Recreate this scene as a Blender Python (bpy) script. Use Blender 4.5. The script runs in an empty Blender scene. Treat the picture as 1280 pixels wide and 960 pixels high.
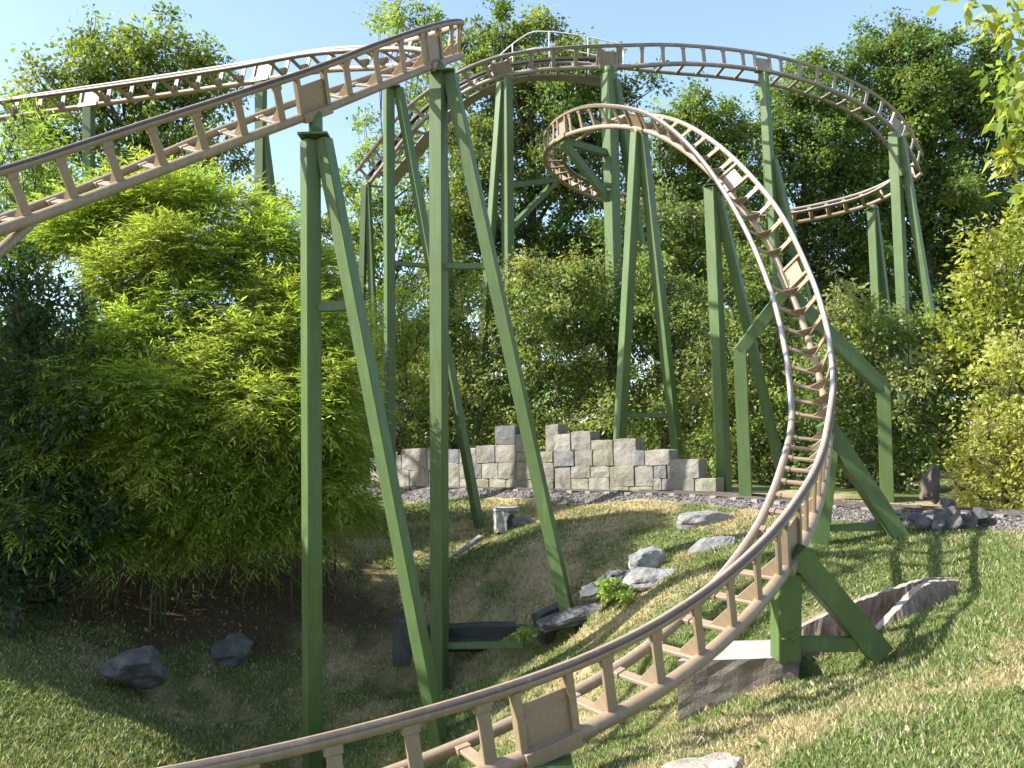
import bpy, bmesh, math, random
import numpy as np
from mathutils import Vector, Matrix

# ------------------------------------------------------------------ camera, sky, sun, exposure
SC = bpy.context.scene
COL = SC.collection
F = 1204.0                                   # focal length in pixels of the 1280 px wide photograph
PITCH, ROLL = math.radians(5.2), math.radians(1.2)
FW = np.array([0, math.cos(PITCH), math.sin(PITCH)])
_r = np.array([1.0, 0, 0]); _u = np.cross(_r, FW)
RT = _r * math.cos(ROLL) - _u * math.sin(ROLL)
UP = _u * math.cos(ROLL) + _r * math.sin(ROLL)

cam = bpy.data.cameras.new('camera')
cam.sensor_width = 36.0
cam.lens = 36.0 * F / 1280.0
cam.clip_end = 2000
camo = bpy.data.objects.new('camera', cam); COL.objects.link(camo)
M = Matrix(((RT[0], UP[0], -FW[0], 0), (RT[1], UP[1], -FW[1], 0), (RT[2], UP[2], -FW[2], 0), (0, 0, 0, 1)))
camo.matrix_world = M
SC.camera = camo

SUN_AZ = (-0.985, -0.17); SUN_EL = math.radians(40)
w = bpy.data.worlds.new('World'); SC.world = w; w.use_nodes = True
nt = w.node_tree
sky = nt.nodes.new('ShaderNodeTexSky'); sky.sky_type = 'NISHITA'; sky.sun_disc = False
sky.sun_elevation = SUN_EL
sky.sun_rotation = math.atan2(SUN_AZ[0], SUN_AZ[1]) % (2 * math.pi)
sky.air_density = 1.0; sky.dust_density = 1.4; sky.ozone_density = 0.5; sky.altitude = 200
nt.links.new(sky.outputs[0], nt.nodes['Background'].inputs[0])
nt.nodes['Background'].inputs[1].default_value = 0.15

sl = bpy.data.lights.new('sun', 'SUN'); sl.energy = 5.0; sl.angle = math.radians(0.53); sl.color = (1.0, 0.975, 0.93)
so = bpy.data.objects.new('sun', sl); COL.objects.link(so)
_h = math.hypot(*SUN_AZ)
SDIR = Vector((SUN_AZ[0] / _h * math.cos(SUN_EL), SUN_AZ[1] / _h * math.cos(SUN_EL), math.sin(SUN_EL)))
so.rotation_euler = (-SDIR).to_track_quat('-Z', 'Y').to_euler()

SC.view_settings.view_transform = 'Standard'
SC.view_settings.look = 'None'
SC.view_settings.exposure = 1.3
SC.view_settings.gamma = 1.0
SC.render.engine = 'CYCLES'
SC.cycles.max_bounces = 6
SC.cycles.diffuse_bounces = 3
SC.cycles.glossy_bounces = 2
SC.cycles.transmission_bounces = 4
SC.cycles.use_denoising = True
SC.cycles.use_adaptive_sampling = True

rng = np.random.default_rng(7)
random.seed(7)

# ------------------------------------------------------------------ helpers
def at(px, py, d):
    return FW * d + RT * ((px - 640) / F * d) - UP * ((py - 480) / F * d)

def proj(P):
    P = np.asarray(P); d = P @ FW
    return np.stack([640 + F * (P @ RT) / d, 480 - F * (P @ UP) / d, d], -1)

def tag(o, label=None, cat=None, group=None, kind=None):
    if label: o['label'] = label
    if cat: o['category'] = cat
    if group: o['group'] = group
    if kind: o['kind'] = kind
    return o

def empty(name, loc, label, cat, group=None):
    o = bpy.data.objects.new(name, None); COL.objects.link(o); o.location = Vector(loc)
    o.empty_display_size = 0.1
    return tag(o, label, cat, group)

def link(name, me, mats, parent=None, world=True):
    o = bpy.data.objects.new(name, me); COL.objects.link(o)
    for m in (mats if isinstance(mats, (list, tuple)) else [mats]):
        if len(me.materials) < len(mats if isinstance(mats, (list, tuple)) else [mats]): me.materials.append(m)
    if parent:
        o.parent = parent
        if world: o.matrix_parent_inverse = Matrix.Translation(-Vector(parent.location))
    return o

def from_bm(name, bm, mats, parent=None, smooth=False):
    me = bpy.data.meshes.new(name); bm.normal_update(); bm.to_mesh(me); bm.free()
    if smooth:
        for p in me.polygons: p.use_smooth = True
    return link(name, me, mats, parent)

def arr_mesh(name, V, nper, cols=None):
    """mesh of unshared polygons; V is (n, nper, 3)"""
    n = len(V); me = bpy.data.meshes.new(name)
    me.vertices.add(n * nper); me.vertices.foreach_set('co', V.astype(np.float32).ravel())
    me.loops.add(n * nper); me.loops.foreach_set('vertex_index', np.arange(n * nper, dtype=np.int32))
    me.polygons.add(n); me.polygons.foreach_set('loop_start', np.arange(0, n * nper, nper, dtype=np.int32))
    if cols is not None:
        a = me.color_attributes.new('col', 'FLOAT_COLOR', 'POINT')
        c = np.ones((n, nper, 4), np.float32); c[:, :, :3] = cols[:, None, :]
        a.data.foreach_set('color', c.ravel())
    me.update(calc_edges=True)
    return me

def vhash(ix, iy, s):
    h = (ix.astype(np.int64) * 374761393 + iy.astype(np.int64) * 668265263 + s * 1442695041) & 0x7fffffff
    h = ((h ^ (h >> 13)) * 1274126177) & 0x7fffffff
    return ((h ^ (h >> 16)) & 0xffff) / 65535.0

def vnoise(x, y, s=0):
    x = np.asarray(x, float); y = np.asarray(y, float)
    ix = np.floor(x); iy = np.floor(y); fx = x - ix; fy = y - iy
    fx = fx * fx * (3 - 2 * fx); fy = fy * fy * (3 - 2 * fy)
    a = vhash(ix, iy, s); b = vhash(ix + 1, iy, s); c = vhash(ix, iy + 1, s); d = vhash(ix + 1, iy + 1, s)
    return (a * (1 - fx) + b * fx) * (1 - fy) + (c * (1 - fx) + d * fx) * fy

def fbm(x, y, s=0, o=4):
    t = 0; a = 0.5
    for k in range(o):
        t = t + a * vnoise(x * 2 ** k + 17.3 * k, y * 2 ** k - 9.1 * k, s + k); a *= 0.5
    return t

# ------------------------------------------------------------------ materials
def new_mat(name):
    m = bpy.data.materials.new(name); m.use_nodes = True
    t = m.node_tree; b = t.nodes['Principled BSDF']
    return m, t, b

def noise_node(t, scale, detail=5, rough=0.6, coord='Object'):
    tc = t.nodes.new('ShaderNodeTexCoord'); n = t.nodes.new('ShaderNodeTexNoise')
    n.inputs['Scale'].default_value = scale; n.inputs['Detail'].default_value = detail; n.inputs['Roughness'].default_value = rough
    t.links.new(tc.outputs[coord], n.inputs['Vector']); return n

def ramp(t, src, stops):
    r = t.nodes.new('ShaderNodeValToRGB')
    e = r.color_ramp.elements
    e[0].position = stops[0][0]; e[0].color = (*stops[0][1], 1)
    e[1].position = stops[-1][0]; e[1].color = (*stops[-1][1], 1)
    for p, c in stops[1:-1]:
        x = e.new(p); x.color = (*c, 1)
    t.links.new(src, r.inputs[0]); return r

def bump(t, b, src, strength, dist):
    n = t.nodes.new('ShaderNodeBump'); n.inputs['Strength'].default_value = strength; n.inputs['Distance'].default_value = dist
    t.links.new(src, n.inputs['Height']); t.links.new(n.outputs[0], b.inputs['Normal'])

def painted(name, base, rough=0.45, var=0.18, dirt=(0.1, 0.09, 0.06), dirt_amt=0.25, bumpy=0.08):
    m, t, b = new_mat(name)
    n = noise_node(t, 1.7, 6, 0.65, 'Object')
    lo = tuple(c * (1 - var) for c in base); hi = tuple(min(1, c * (1 + var)) for c in base)
    r = ramp(t, n.outputs[0], [(0.3, lo), (0.7, hi)])
    n2 = noise_node(t, 14, 8, 0.7)
    f = ramp(t, n2.outputs[0], [(0.56, (0, 0, 0)), (0.74, (dirt_amt,) * 3)])
    mx = t.nodes.new('ShaderNodeMixRGB'); mx.inputs[2].default_value = (*dirt, 1)
    t.links.new(f.outputs[0], mx.inputs[0]); t.links.new(r.outputs[0], mx.inputs[1])
    tc = t.nodes.new('ShaderNodeTexCoord'); mp = t.nodes.new('ShaderNodeMapping'); mp.inputs['Scale'].default_value = (9, 9, .5)
    n4 = t.nodes.new('ShaderNodeTexNoise'); n4.inputs['Scale'].default_value = 2.2; n4.inputs['Detail'].default_value = 7
    t.links.new(tc.outputs['Object'], mp.inputs[0]); t.links.new(mp.outputs[0], n4.inputs['Vector'])
    f4 = ramp(t, n4.outputs[0], [(0.5, (0, 0, 0)), (0.78, (dirt_amt * 1.1,) * 3)])
    m4 = t.nodes.new('ShaderNodeMixRGB'); m4.inputs[2].default_value = (*[c * 1.5 + .02 for c in base], 1)
    t.links.new(f4.outputs[0], m4.inputs[0]); t.links.new(mx.outputs[0], m4.inputs[1])
    t.links.new(m4.outputs[0], b.inputs['Base Color'])
    rr4 = t.nodes.new('ShaderNodeMapRange'); rr4.inputs['To Min'].default_value = rough - .1; rr4.inputs['To Max'].default_value = rough + .25
    t.links.new(n2.outputs[0], rr4.inputs[0]); t.links.new(rr4.outputs[0], b.inputs['Roughness'])
    n3 = noise_node(t, 60, 4)
    bump(t, b, n3.outputs[0], bumpy, 0.01)
    return m

def stone(name, cols, scale=3.0, bstr=0.7, bdist=0.04, rough=0.9, attr=False, fine=22):
    m, t, b = new_mat(name)
    n = noise_node(t, scale, 9, 0.68)
    k = len(cols)
    r = ramp(t, n.outputs[0], [(0.28 + 0.44 * i / (k - 1), c) for i, c in enumerate(cols)])
    out = r.outputs[0]
    if attr:
        a = t.nodes.new('ShaderNodeVertexColor'); a.layer_name = 'col'
        mx = t.nodes.new('ShaderNodeMixRGB'); mx.blend_type = 'MULTIPLY'; mx.inputs[0].default_value = 1
        t.links.new(out, mx.inputs[1]); t.links.new(a.outputs[0], mx.inputs[2]); out = mx.outputs[0]
    t.links.new(out, b.inputs['Base Color']); b.inputs['Roughness'].default_value = rough
    n2 = noise_node(t, fine, 8, 0.7)
    ad = t.nodes.new('ShaderNodeMath'); ad.operation = 'MULTIPLY_ADD'; ad.inputs[1].default_value = 0.4
    t.links.new(n2.outputs[0], ad.inputs[0]); t.links.new(n.outputs[0], ad.inputs[2])
    bump(t, b, ad.outputs[0], bstr, bdist)
    return m

def leafmat(name, trans=0.5, rough=0.5, tint=(1.25, 1.2, 0.6), spec=0.35):
    m, t, b = new_mat(name)
    a = t.nodes.new('ShaderNodeVertexColor'); a.layer_name = 'col'
    t.links.new(a.outputs[0], b.inputs['Base Color']); b.inputs['Roughness'].default_value = rough
    b.inputs['Specular IOR Level'].default_value = spec
    tr = t.nodes.new('ShaderNodeBsdfTranslucent')
    mu = t.nodes.new('ShaderNodeMixRGB'); mu.blend_type = 'MULTIPLY'; mu.inputs[0].default_value = 1; mu.inputs[2].default_value = (*tint, 1)
    t.links.new(a.outputs[0], mu.inputs[1]); t.links.new(mu.outputs[0], tr.inputs[0])
    mx = t.nodes.new('ShaderNodeMixShader'); mx.inputs[0].default_value = trans
    t.links.new(b.outputs[0], mx.inputs[1]); t.links.new(tr.outputs[0], mx.inputs[2])
    t.links.new(mx.outputs[0], t.nodes['Material Output'].inputs[0])
    return m

GREEN = painted('green_paint', (0.074, 0.119, 0.034), 0.42, 0.14, (0.06, 0.065, 0.03), 0.45)
BROWN = painted('brown_paint', (0.25, 0.180, 0.114), 0.45, 0.10, (0.16, 0.10, 0.06), 0.4)
WEAR_TOP = painted('worn_steel', (0.37, 0.36, 0.40), 0.36, 0.15, (0.28, 0.22, 0.17), 0.4)
WEAR_SIDE = painted('wheel_grease', (0.06, 0.045, 0.036), 0.5, 0.3, (0.25, 0.185, 0.125), 0.35)
AGED = painted('aged_paint', (0.235, 0.195, 0.16), 0.5, 0.2, (0.10, 0.085, 0.07), 0.6)
WHITE = painted('pale_steel', (0.60, 0.57, 0.54), 0.5, 0.1)
DARKIRON = painted('dark_iron', (0.06, 0.055, 0.05), 0.6, 0.3)
GRATE = painted('grey_grating', (0.22, 0.20, 0.19), 0.6, 0.25)
LIP = stone('worn_lip', [(0.17,.14,.11),(0.27,.23,.19),(.36,.32,.27)], 5, .6, .02)
RUST = painted('rusty_rail', (0.075, 0.055, 0.045), 0.6, 0.3, (0.16, 0.13, 0.11), 0.4)
ROCK = stone('grey_rock', [(0.10, 0.095, 0.085), (0.23, 0.222, 0.205), (0.36, 0.35, 0.33)], 3.4, 0.9, 0.06)
DROCK = stone('dark_rock', [(0.04, 0.038, 0.037), (0.09, 0.088, 0.086), (0.19, 0.185, 0.18)], 3.0, 0.9, 0.06)
BROCK = stone('brown_rock', [(0.05, 0.04, 0.035), (0.11, 0.085, 0.07), (0.17, 0.14, 0.12)], 3.5, 1.0, 0.08)
BLOCK = stone('block_stone', [(0.40, 0.39, 0.30), (0.78, 0.75, 0.68), (1.0, 0.98, 0.94)], 3.2, 0.9, 0.05, attr=True)
CONC = stone('concrete', [(0.20, 0.185, 0.165), (0.31, 0.29, 0.26), (0.40, 0.38, 0.345)], 2.0, 0.5, 0.02)
EARTHY = stone('earthy_concrete', [(0.13, 0.095, 0.065), (0.25, 0.19, 0.135), (0.36, 0.29, 0.22)], 5.0, 1.0, 0.05)
DCONC = stone('dark_concrete', [(0.025, 0.024, 0.02), (0.05, 0.048, 0.042), (0.09, 0.085, 0.075)], 3.0, 0.6, 0.03)  # concrete in a much darker tone, for the culvert
GRAVEL_STONE = stone('gravel_stone', [(0.26, 0.24, 0.22), (0.42, 0.39, 0.37)], 6, 0.3, 0.01)
BARK = stone('bark', [(0.035, 0.028, 0.02), (0.09, 0.075, 0.055), (0.15, 0.13, 0.10)], 5, 0.8, 0.03)
WOODY = stone('weathered_wood', [(0.16, 0.14, 0.12), (0.34, 0.31, 0.27)], 8, 0.5, 0.02)
CULM = painted('bamboo_culm', (0.09, 0.10, 0.035), 0.5, 0.2)
LEAF = leafmat('leaf')
BLEAF = leafmat('bamboo_leaf', 0.58, 0.38, (1.1, 1.2, 0.6))
GRASSM = leafmat('grass_blade', 0.35, 0.6, spec=0.2)
DRYLEAF = leafmat('dry_leaf', 0.2, 0.7, (1.1, 1.0, 0.8), 0.2)

# ------------------------------------------------------------------ ground height field
GP = [(1280,960,5.3),(1100,960,5.5),(900,960,6.0),(720,955,7.2),(1280,850,7.2),(1000,860,8.6),(1280,760,9.2),
 (1190,748,10.6),(1115,785,9.9),(1093,803,9.75),(980,826,10.0),(850,903,9.1),(1000,850,9.1),(1060,835,9.4),(800,770,11.6),(830,745,11.6),
 (885,690,13.2),(930,636,16.0),(760,770,12.4),(715,763,13.6),(1060,740,11.2),(1280,690,11.0),(1200,715,11.2),
 (1000,700,12.0),(1018,680,13.0),(1138,662,13.6),(700,640,18.0),(500,640,20.0),(600,630,19.7),(640,700,15.2),(605,678,16.8),(560,720,16.0),(650,740,14.6),
 (487,713,16.6),(548,832,14.0),(640,830,13.0),(590,870,12.2),(450,870,13.2),(450,930,12.0),(390,985,11.6),(560,960,11.0),
 (200,930,10.7),(50,930,9.6),(0,840,11.0),(170,850,12.4),(290,800,14.0),(180,730,15.0),(20,720,15.0),(330,700,16.0),(410,650,18.5),(440,640,20.5),
 (440,612,23.0),(640,616,20.6),(800,621,18.3),(900,627,17.0),(1030,642,15.2),(1140,650,14.4),(1280,662,13.3)]
GX = [tuple(at(*p)) for p in GP]
GX += [(-25,5,-1.3),(-25,25,-.3),(-15,35,.0),(0,38,.1),(20,38,.1),(25,20,-.4),(20,5,-1.1),(10,-5,-1.7),(0,-8,-1.75),(-15,-8,-2.0),(-10,2,-2.0),
 (0,0,-1.7),(3,2,-1.68),(0,3.5,-1.8),(-3,4,-2.2),(-4,7,-2.45),(-1,6.5,-2.35),(12,12,-.8),(9,22,-.5),(0,26,-.1),(-8,25,-.1),(-9,18,-.7),(-12,12,-1.2)]
GX = np.array(GX)
def tps_fit(P, lam=0.02):
    n = len(P); d = np.linalg.norm(P[:, None, :2] - P[None, :, :2], axis=2)
    K = np.where(d > 0, d * d * np.log(d + 1e-12), 0) + lam * np.eye(n)
    Q = np.column_stack([np.ones(n), P[:, :2]])
    A = np.zeros((n + 3, n + 3)); A[:n, :n] = K; A[:n, n:] = Q; A[n:, :n] = Q.T
    return np.linalg.solve(A, np.append(P[:, 2], [0, 0, 0]))
TPS = tps_fit(GX)
TROUGH_MID = np.array([at(1030, 800, 10.2), at(1075, 772, 10.35), at(1115, 748, 10.5), at(1155, 730, 10.8)])[:, :2]
PIT_A, PIT_B = at(500, 800, 13.6)[:2], at(690, 785, 13.0)[:2]
def segdist(x, y, poly):
    best = np.full(np.shape(x), 1e9)
    for a, b in zip(poly[:-1], poly[1:]):
        v = b - a; t = np.clip(((x - a[0]) * v[0] + (y - a[1]) * v[1]) / (v @ v), 0, 1)
        best = np.minimum(best, np.hypot(x - a[0] - t * v[0], y - a[1] - t * v[1]))
    return best
def gz(x, y, dig=True):
    x = np.asarray(x, float); y = np.asarray(y, float); sh = x.shape
    X = x.ravel(); Y = y.ravel(); out = np.empty(len(X))
    for i in range(0, len(X), 20000):
        a = X[i:i+20000]; b = Y[i:i+20000]
        d = np.hypot(a[:, None] - GX[None, :, 0], b[:, None] - GX[None, :, 1])
        k = np.where(d > 0, d * d * np.log(d + 1e-12), 0)
        out[i:i+20000] = k @ TPS[:-3] + TPS[-3] + TPS[-2] * a + TPS[-1] * b
    r = np.hypot(X, Y - 15); f = np.clip((r - 22) / 12, 0, 1); f = f * f * (3 - 2 * f)
    out = out * (1 - f) - 0.4 * f
    out += (fbm(X * 0.9, Y * 0.9, 3) - 0.47) * 0.16 * (1 - f) + (vnoise(X * 3, Y * 3, 9) - .5) * 0.03
    if dig:
        d1 = segdist(X, Y, TROUGH_MID); out -= 0.42 * np.clip((0.34 - d1) / 0.12, 0, 1)
        d2 = segdist(X, Y, np.array([PIT_A, PIT_B])); out -= 0.25 * np.clip((0.5 - d2) / 0.2, 0, 1)
    return out.reshape(sh)
def g1(x, y, dig=True): return float(gz(np.array([x]), np.array([y]), dig)[0])

def dryness_and_shade(x, y):
    d = fbm(x * 0.55, y * 0.55, 21, 4)
    fine = fbm(x * 2.6, y * 2.6, 31, 3)
    v = (d - 0.47) * 3.4 + (fine - .45) * 2.6 + 0.13 - .12 * np.clip((x - 1.5) / 2, 0, 1)
    v = v + 0.42 * np.clip(1.2 - np.hypot(x - 1.9, y - 15.4) / 2.6, 0, 1) + .25 * np.clip((y - 14.5) / 3, 0, 1)
    v = v - .55 * np.clip((0.7 - x) / 1.2, 0, 1) * np.clip((17.5 - y) / 1.5, 0, 1)  # hollow grass made greener and darker, deepening its shade in the colour
    return np.clip(v, 0, 1)
LITC = np.array([at(110, 690, 15.5), at(250, 730, 14.6), at(380, 690, 15.5)])[:, :2]
def litter(x, y):
    return np.clip((1.75 - segdist(x, y, LITC)) / 1.0 + (fbm(x * 1.6, y * 1.6, 41) - .47) * 2.2, 0, 1)

def axis_pts(lo, hi, a, b, step, grow=1.25):
    p = list(np.arange(a, b, step)); s = step; v = p[0]
    left = []
    while v > lo: s *= grow; v -= s; left.append(v)
    s = step; v = p[-1]; right = []
    while v < hi: s *= grow; v += s; right.append(v)
    return np.array(left[::-1] + p + right)
xs = axis_pts(-600, 600, -9.0, 8.0, 0.09); ys = axis_pts(-400, 900, 3.0, 21.0, 0.10)
XX, YY = np.meshgrid(xs, ys); ZZ = gz(XX, YY)
me = bpy.data.meshes.new('ground')
nx, ny = len(xs), len(ys)
idx = np.arange(nx * ny).reshape(ny, nx)
q = np.stack([idx[:-1, :-1], idx[:-1, 1:], idx[1:, 1:], idx[1:, :-1]], -1).reshape(-1, 4)
me.vertices.add(nx * ny); me.vertices.foreach_set('co', np.stack([XX, YY, ZZ], -1).astype(np.float32).ravel())
me.loops.add(q.size); me.loops.foreach_set('vertex_index', q.astype(np.int32).ravel())
me.polygons.add(len(q)); me.polygons.foreach_set('loop_start', np.arange(0, q.size, 4, dtype=np.int32))
me.update(calc_edges=True)
for p in me.polygons: p.use_smooth = True
dr = dryness_and_shade(XX, YY); li = litter(XX, YY)
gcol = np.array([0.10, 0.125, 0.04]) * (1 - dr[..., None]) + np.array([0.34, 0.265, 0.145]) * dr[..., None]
gcol = gcol * (1 - li[..., None]) + np.array([0.085, 0.056, 0.034]) * li[..., None]  # leaf litter brown, darkened to deepen the shade under the bamboo
gd = segdist(XX, YY, TROUGH_MID) / 0.42
ge = np.clip((1.15 - gd) / .3, 0, 1)[..., None]
gcol = gcol * (1 - ge) + np.array([0.17, 0.125, 0.085]) * ge
ca = me.color_attributes.new('col', 'FLOAT_COLOR', 'POINT')
cc = np.ones((nx * ny, 4), np.float32); cc[:, :3] = gcol.reshape(-1, 3); ca.data.foreach_set('color', cc.ravel())
gm, t, b = new_mat('lawn_soil')
a = t.nodes.new('ShaderNodeVertexColor'); a.layer_name = 'col'
n = noise_node(t, 9.0, 9, 0.75); r = ramp(t, n.outputs[0], [(0.25, (0.55, 0.55, 0.5)), (0.5, (1, 1, 1)), (0.75, (1.5, 1.4, 1.3))])
mx = t.nodes.new('ShaderNodeMixRGB'); mx.blend_type = 'MULTIPLY'; mx.inputs[0].default_value = 1
t.links.new(a.outputs[0], mx.inputs[1]); t.links.new(r.outputs[0], mx.inputs[2]); t.links.new(mx.outputs[0], b.inputs['Base Color'])
b.inputs['Roughness'].default_value = 0.95; b.inputs['Specular IOR Level'].default_value = 0.1
n2 = noise_node(t, 40, 6, 0.7); bump(t, b, n2.outputs[0], 0.8, 0.03)
go = link('ground', me, gm); tag(go, kind='structure')

# ------------------------------------------------------------------ tracks
TRK = {"A": [[-5.797,7.096,1.662,.929],[-5.413,8.116,2.16,.763],[-4.875,9.042,2.738,.605],[-4.21,9.83,3.349,.496],[-3.393,10.57,4.019,.328],[-2.476,11.389,4.735,.321],[-1.636,12.367,5.508,.533],[-1.067,13.565,6.278,.692],[-.963,14.905,6.961,.69],[-1.415,16.243,7.548,.608],[-2.463,17.558,8.032,.422],[-3.795,18.481,8.387,.497],[-5.65,19.365,8.518,.535],[-7.905,20.052,8.538,.535],[-10.249,20.491,8.446,.509],[-12.649,20.702,8.243,.45]],
"B": [[-3.813,5.43,-2.026,.833],[-2.414,5.873,-1.98,.817],[-1.134,6.381,-1.846,.77],[.149,7.037,-1.593,.658],[1.088,7.733,-1.307,.665],[1.933,8.635,-.896,.664],[2.644,9.697,-.447,.675],[3.132,10.692,-.08,.662],[3.484,11.56,.201,.667],[3.775,12.326,.43,.665],[4.05,13.061,.665,.641],[4.318,13.823,.972,.58],[4.563,14.641,1.436,.48],[4.759,15.47,2.138,.35],[4.802,16.307,3.166,.354],[4.574,17.318,4.638,.463],[3.99,18.421,6.167,.202],[3.275,19.614,7.324,.007],[2.46,20.986,8.025,-.144],[1.808,22.284,8.287,-.588],[1.33,23.65,8.384,-.844],[1.245,24.874,8.405,-.801],[1.711,26.309,8.348,-.643],[2.962,27.693,8.2,-.502],[5.177,28.756,7.905,-.424],[7.885,29.02,7.711,-.41],[10.165,28.513,7.961,-.41],[11.25,27.95,8.28,-.45],[11.75,27.2,8.62,-.6]],
"C": [[-4.1,27.4,8.7,.05],[-3.568,26.558,8.957,.06],[-3.111,25.735,9.1,.06],[-2.546,24.878,9.404,.05],[-1.652,24.073,9.81,-.017],[-.506,23.5,10.176,-.04],[.601,23.28,10.324,-.02],[1.848,23.286,10.356,.147],[3.07,23.451,10.356,.467],[4.325,23.707,10.383,.852],[5.788,24.078,10.39,.966],[7.315,24.538,10.309,.954],[8.619,25.009,10.106,.858],[9.743,25.498,9.798,.757],[10.594,25.999,9.401,.686],[11.19,26.554,8.96,.7],[11.68,27.15,8.6,.65]]}
GAUGE, DEPTH = 0.7071, 0.3536
def spline(S, ns=16):
    S = np.array(S); E = np.vstack([2 * S[0] - S[1], S, 2 * S[-1] - S[-2]]); out = []; tt = (np.arange(ns) / ns)[:, None]
    for i in range(len(S) - 1):
        p0, p1, p2, p3 = E[i:i+4]
        out.append(.5 * (2*p1 + (p2-p0)*tt + (2*p0-5*p1+4*p2-p3)*tt**2 + (3*p1-p0-3*p2+p3)*tt**3))
    return np.vstack(out + [S[-1:]])
class Track:
    def __init__(s, S):
        D = spline(S); P = D[:, :3]; L = np.append(0, np.cumsum(np.linalg.norm(np.diff(P, axis=0), axis=1)))
        s.len = L[-1]; s.L = np.arange(0, s.len, 0.05); s.P = np.stack([np.interp(s.L, L, D[:, k]) for k in range(4)], -1)
        k = np.ones(15) / 15
        for c in range(4):
            e = np.pad(s.P[:, c], 7, mode='reflect', reflect_type='odd'); s.P[:, c] = np.convolve(e, k, 'valid')
        ro = s.P[:, 3:]; s.P = s.P[:, :3]
        T = np.gradient(s.P, axis=0); s.T = T / np.linalg.norm(T, axis=1)[:, None]
        sd = np.cross(s.T, [0, 0, 1.]); sd /= np.linalg.norm(sd, axis=1)[:, None]; u = np.cross(sd, s.T)
        s.S = sd * np.cos(ro) + u * np.sin(ro); s.U = u * np.cos(ro) - sd * np.sin(ro)
        s.rail = {'L': s.P - s.S * GAUGE / 2, 'R': s.P + s.S * GAUGE / 2, 'C': s.P - s.U * DEPTH}
    def near(s, px, py, rail='C', lo=0, hi=1):
        q = proj(s.rail[rail]); n = len(q); d = np.hypot(q[:, 0] - px, q[:, 1] - py); d[:int(lo*n)] = 1e9; d[int(hi*n)+1:] = 1e9
        return int(np.argmin(d))
TR = {k: Track(v) for k, v in TRK.items()}

def sweep(bm, P, A, B, r, ns=12, step=3, mat_of=None, caps=True):
    ids = list(range(0, len(P), step))
    if ids[-1] != len(P) - 1: ids.append(len(P) - 1)
    rings = []
    for i in ids:
        rings.append([bm.verts.new(P[i] + (A[i] * math.cos(2*math.pi*k/ns) + B[i] * math.sin(2*math.pi*k/ns)) * r) for k in range(ns)])
    for a, b2 in zip(rings[:-1], rings[1:]):
        for k in range(ns):
            f = bm.faces.new((a[k], a[(k+1) % ns], b2[(k+1) % ns], b2[k])); f.smooth = True
            if mat_of: f.material_index = mat_of(2*math.pi*(k+.5)/ns)
    if caps:
        bm.faces.new(rings[0][::-1]); bm.faces.new(rings[-1])

def add_bar(bm, p0, p1, ax, ay, wx, wy):
    p0 = Vector(p0); p1 = Vector(p1); ax = Vector(ax); ay = Vector(ay); vs = []
    for p in (p0, p1):
        for sx, sy in ((-1,-1),(1,-1),(1,1),(-1,1)): vs.append(bm.verts.new(p + ax*sx*wx/2 + ay*sy*wy/2))
    for f in ((0,1,2,3)[::-1], (4,5,6,7), (0,1,5,4), (1,2,6,5), (2,3,7,6), (3,0,4,7)): bm.faces.new([vs[i] for i in f])
    return vs

def tube(bm, pts, radii, ns=8):
    pts = [Vector(p) for p in pts]; rings = []
    ref = Vector((0.3, 0.9, 0.2))
    for i, p in enumerate(pts):
        t = (pts[min(i+1, len(pts)-1)] - pts[max(i-1, 0)]).normalized()
        a = t.cross(ref)
        if a.length < 1e-3: a = t.cross(Vector((1, 0, 0)))
        a.normalize(); b2 = t.cross(a); r = radii[i] if hasattr(radii, '__len__') else radii
        rings.append([bm.verts.new(p + (a*math.cos(2*math.pi*k/ns) + b2*math.sin(2*math.pi*k/ns))*r) for k in range(ns)])
    for a, b2 in zip(rings[:-1], rings[1:]):
        for k in range(ns):
            f = bm.faces.new((a[k], a[(k+1)%ns], b2[(k+1)%ns], b2[k])); f.smooth = True
    bm.faces.new(rings[0][::-1]); bm.faces.new(rings[-1])

RR, SR = 0.047, 0.058
# one tie in local axes x = across, y = along, z = up : an L of two bars meeting on the spine with a gusset in the corner
def tie_mesh(name):
    bm = bmesh.new(); C = Vector((0, 0, -DEPTH)); y = Vector((0, 1, 0))
    for sg in (-1, 1):
        R_ = Vector((sg * GAUGE/2, 0, 0)); dv = (R_ - C).normalized(); nv = dv.cross(y)
        wy = 0.095 if sg > 0 else 0.085
        add_bar(bm, C + dv*SR*.8, R_ - dv*RR*.6, y, nv, wy, 0.03)
        add_bar(bm, R_ - dv*(RR+.05), R_ - dv*RR*.62, y, nv, wy*1.25, 0.05)
    dl = Vector((-GAUGE/2, 0, DEPTH)).normalized(); dr = Vector((GAUGE/2, 0, DEPTH)).normalized()
    th = 0.007
    tri = [C + (dl+dr)*0.016, C + dl*.22 + dr*.016, C + dl*.016 + dr*.22]
    v = [[bm.verts.new(p + y*s) for p in tri] for s in (-th, th)]
    bm.faces.new(v[0][::-1]); bm.faces.new(v[1])
    for i in range(3): bm.faces.new((v[0][i], v[0][(i+1)%3], v[1][(i+1)%3], v[1][i]))
    bmesh.ops.bevel(bm, geom=[e for e in bm.edges if e.calc_length() > .04], offset=0.004, segments=1, affect='EDGES')
    me = bpy.data.meshes.new(name); bm.normal_update(); bm.to_mesh(me); bm.free(); me.materials.append(BROWN); return me
TIE = tie_mesh('tie')
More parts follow.
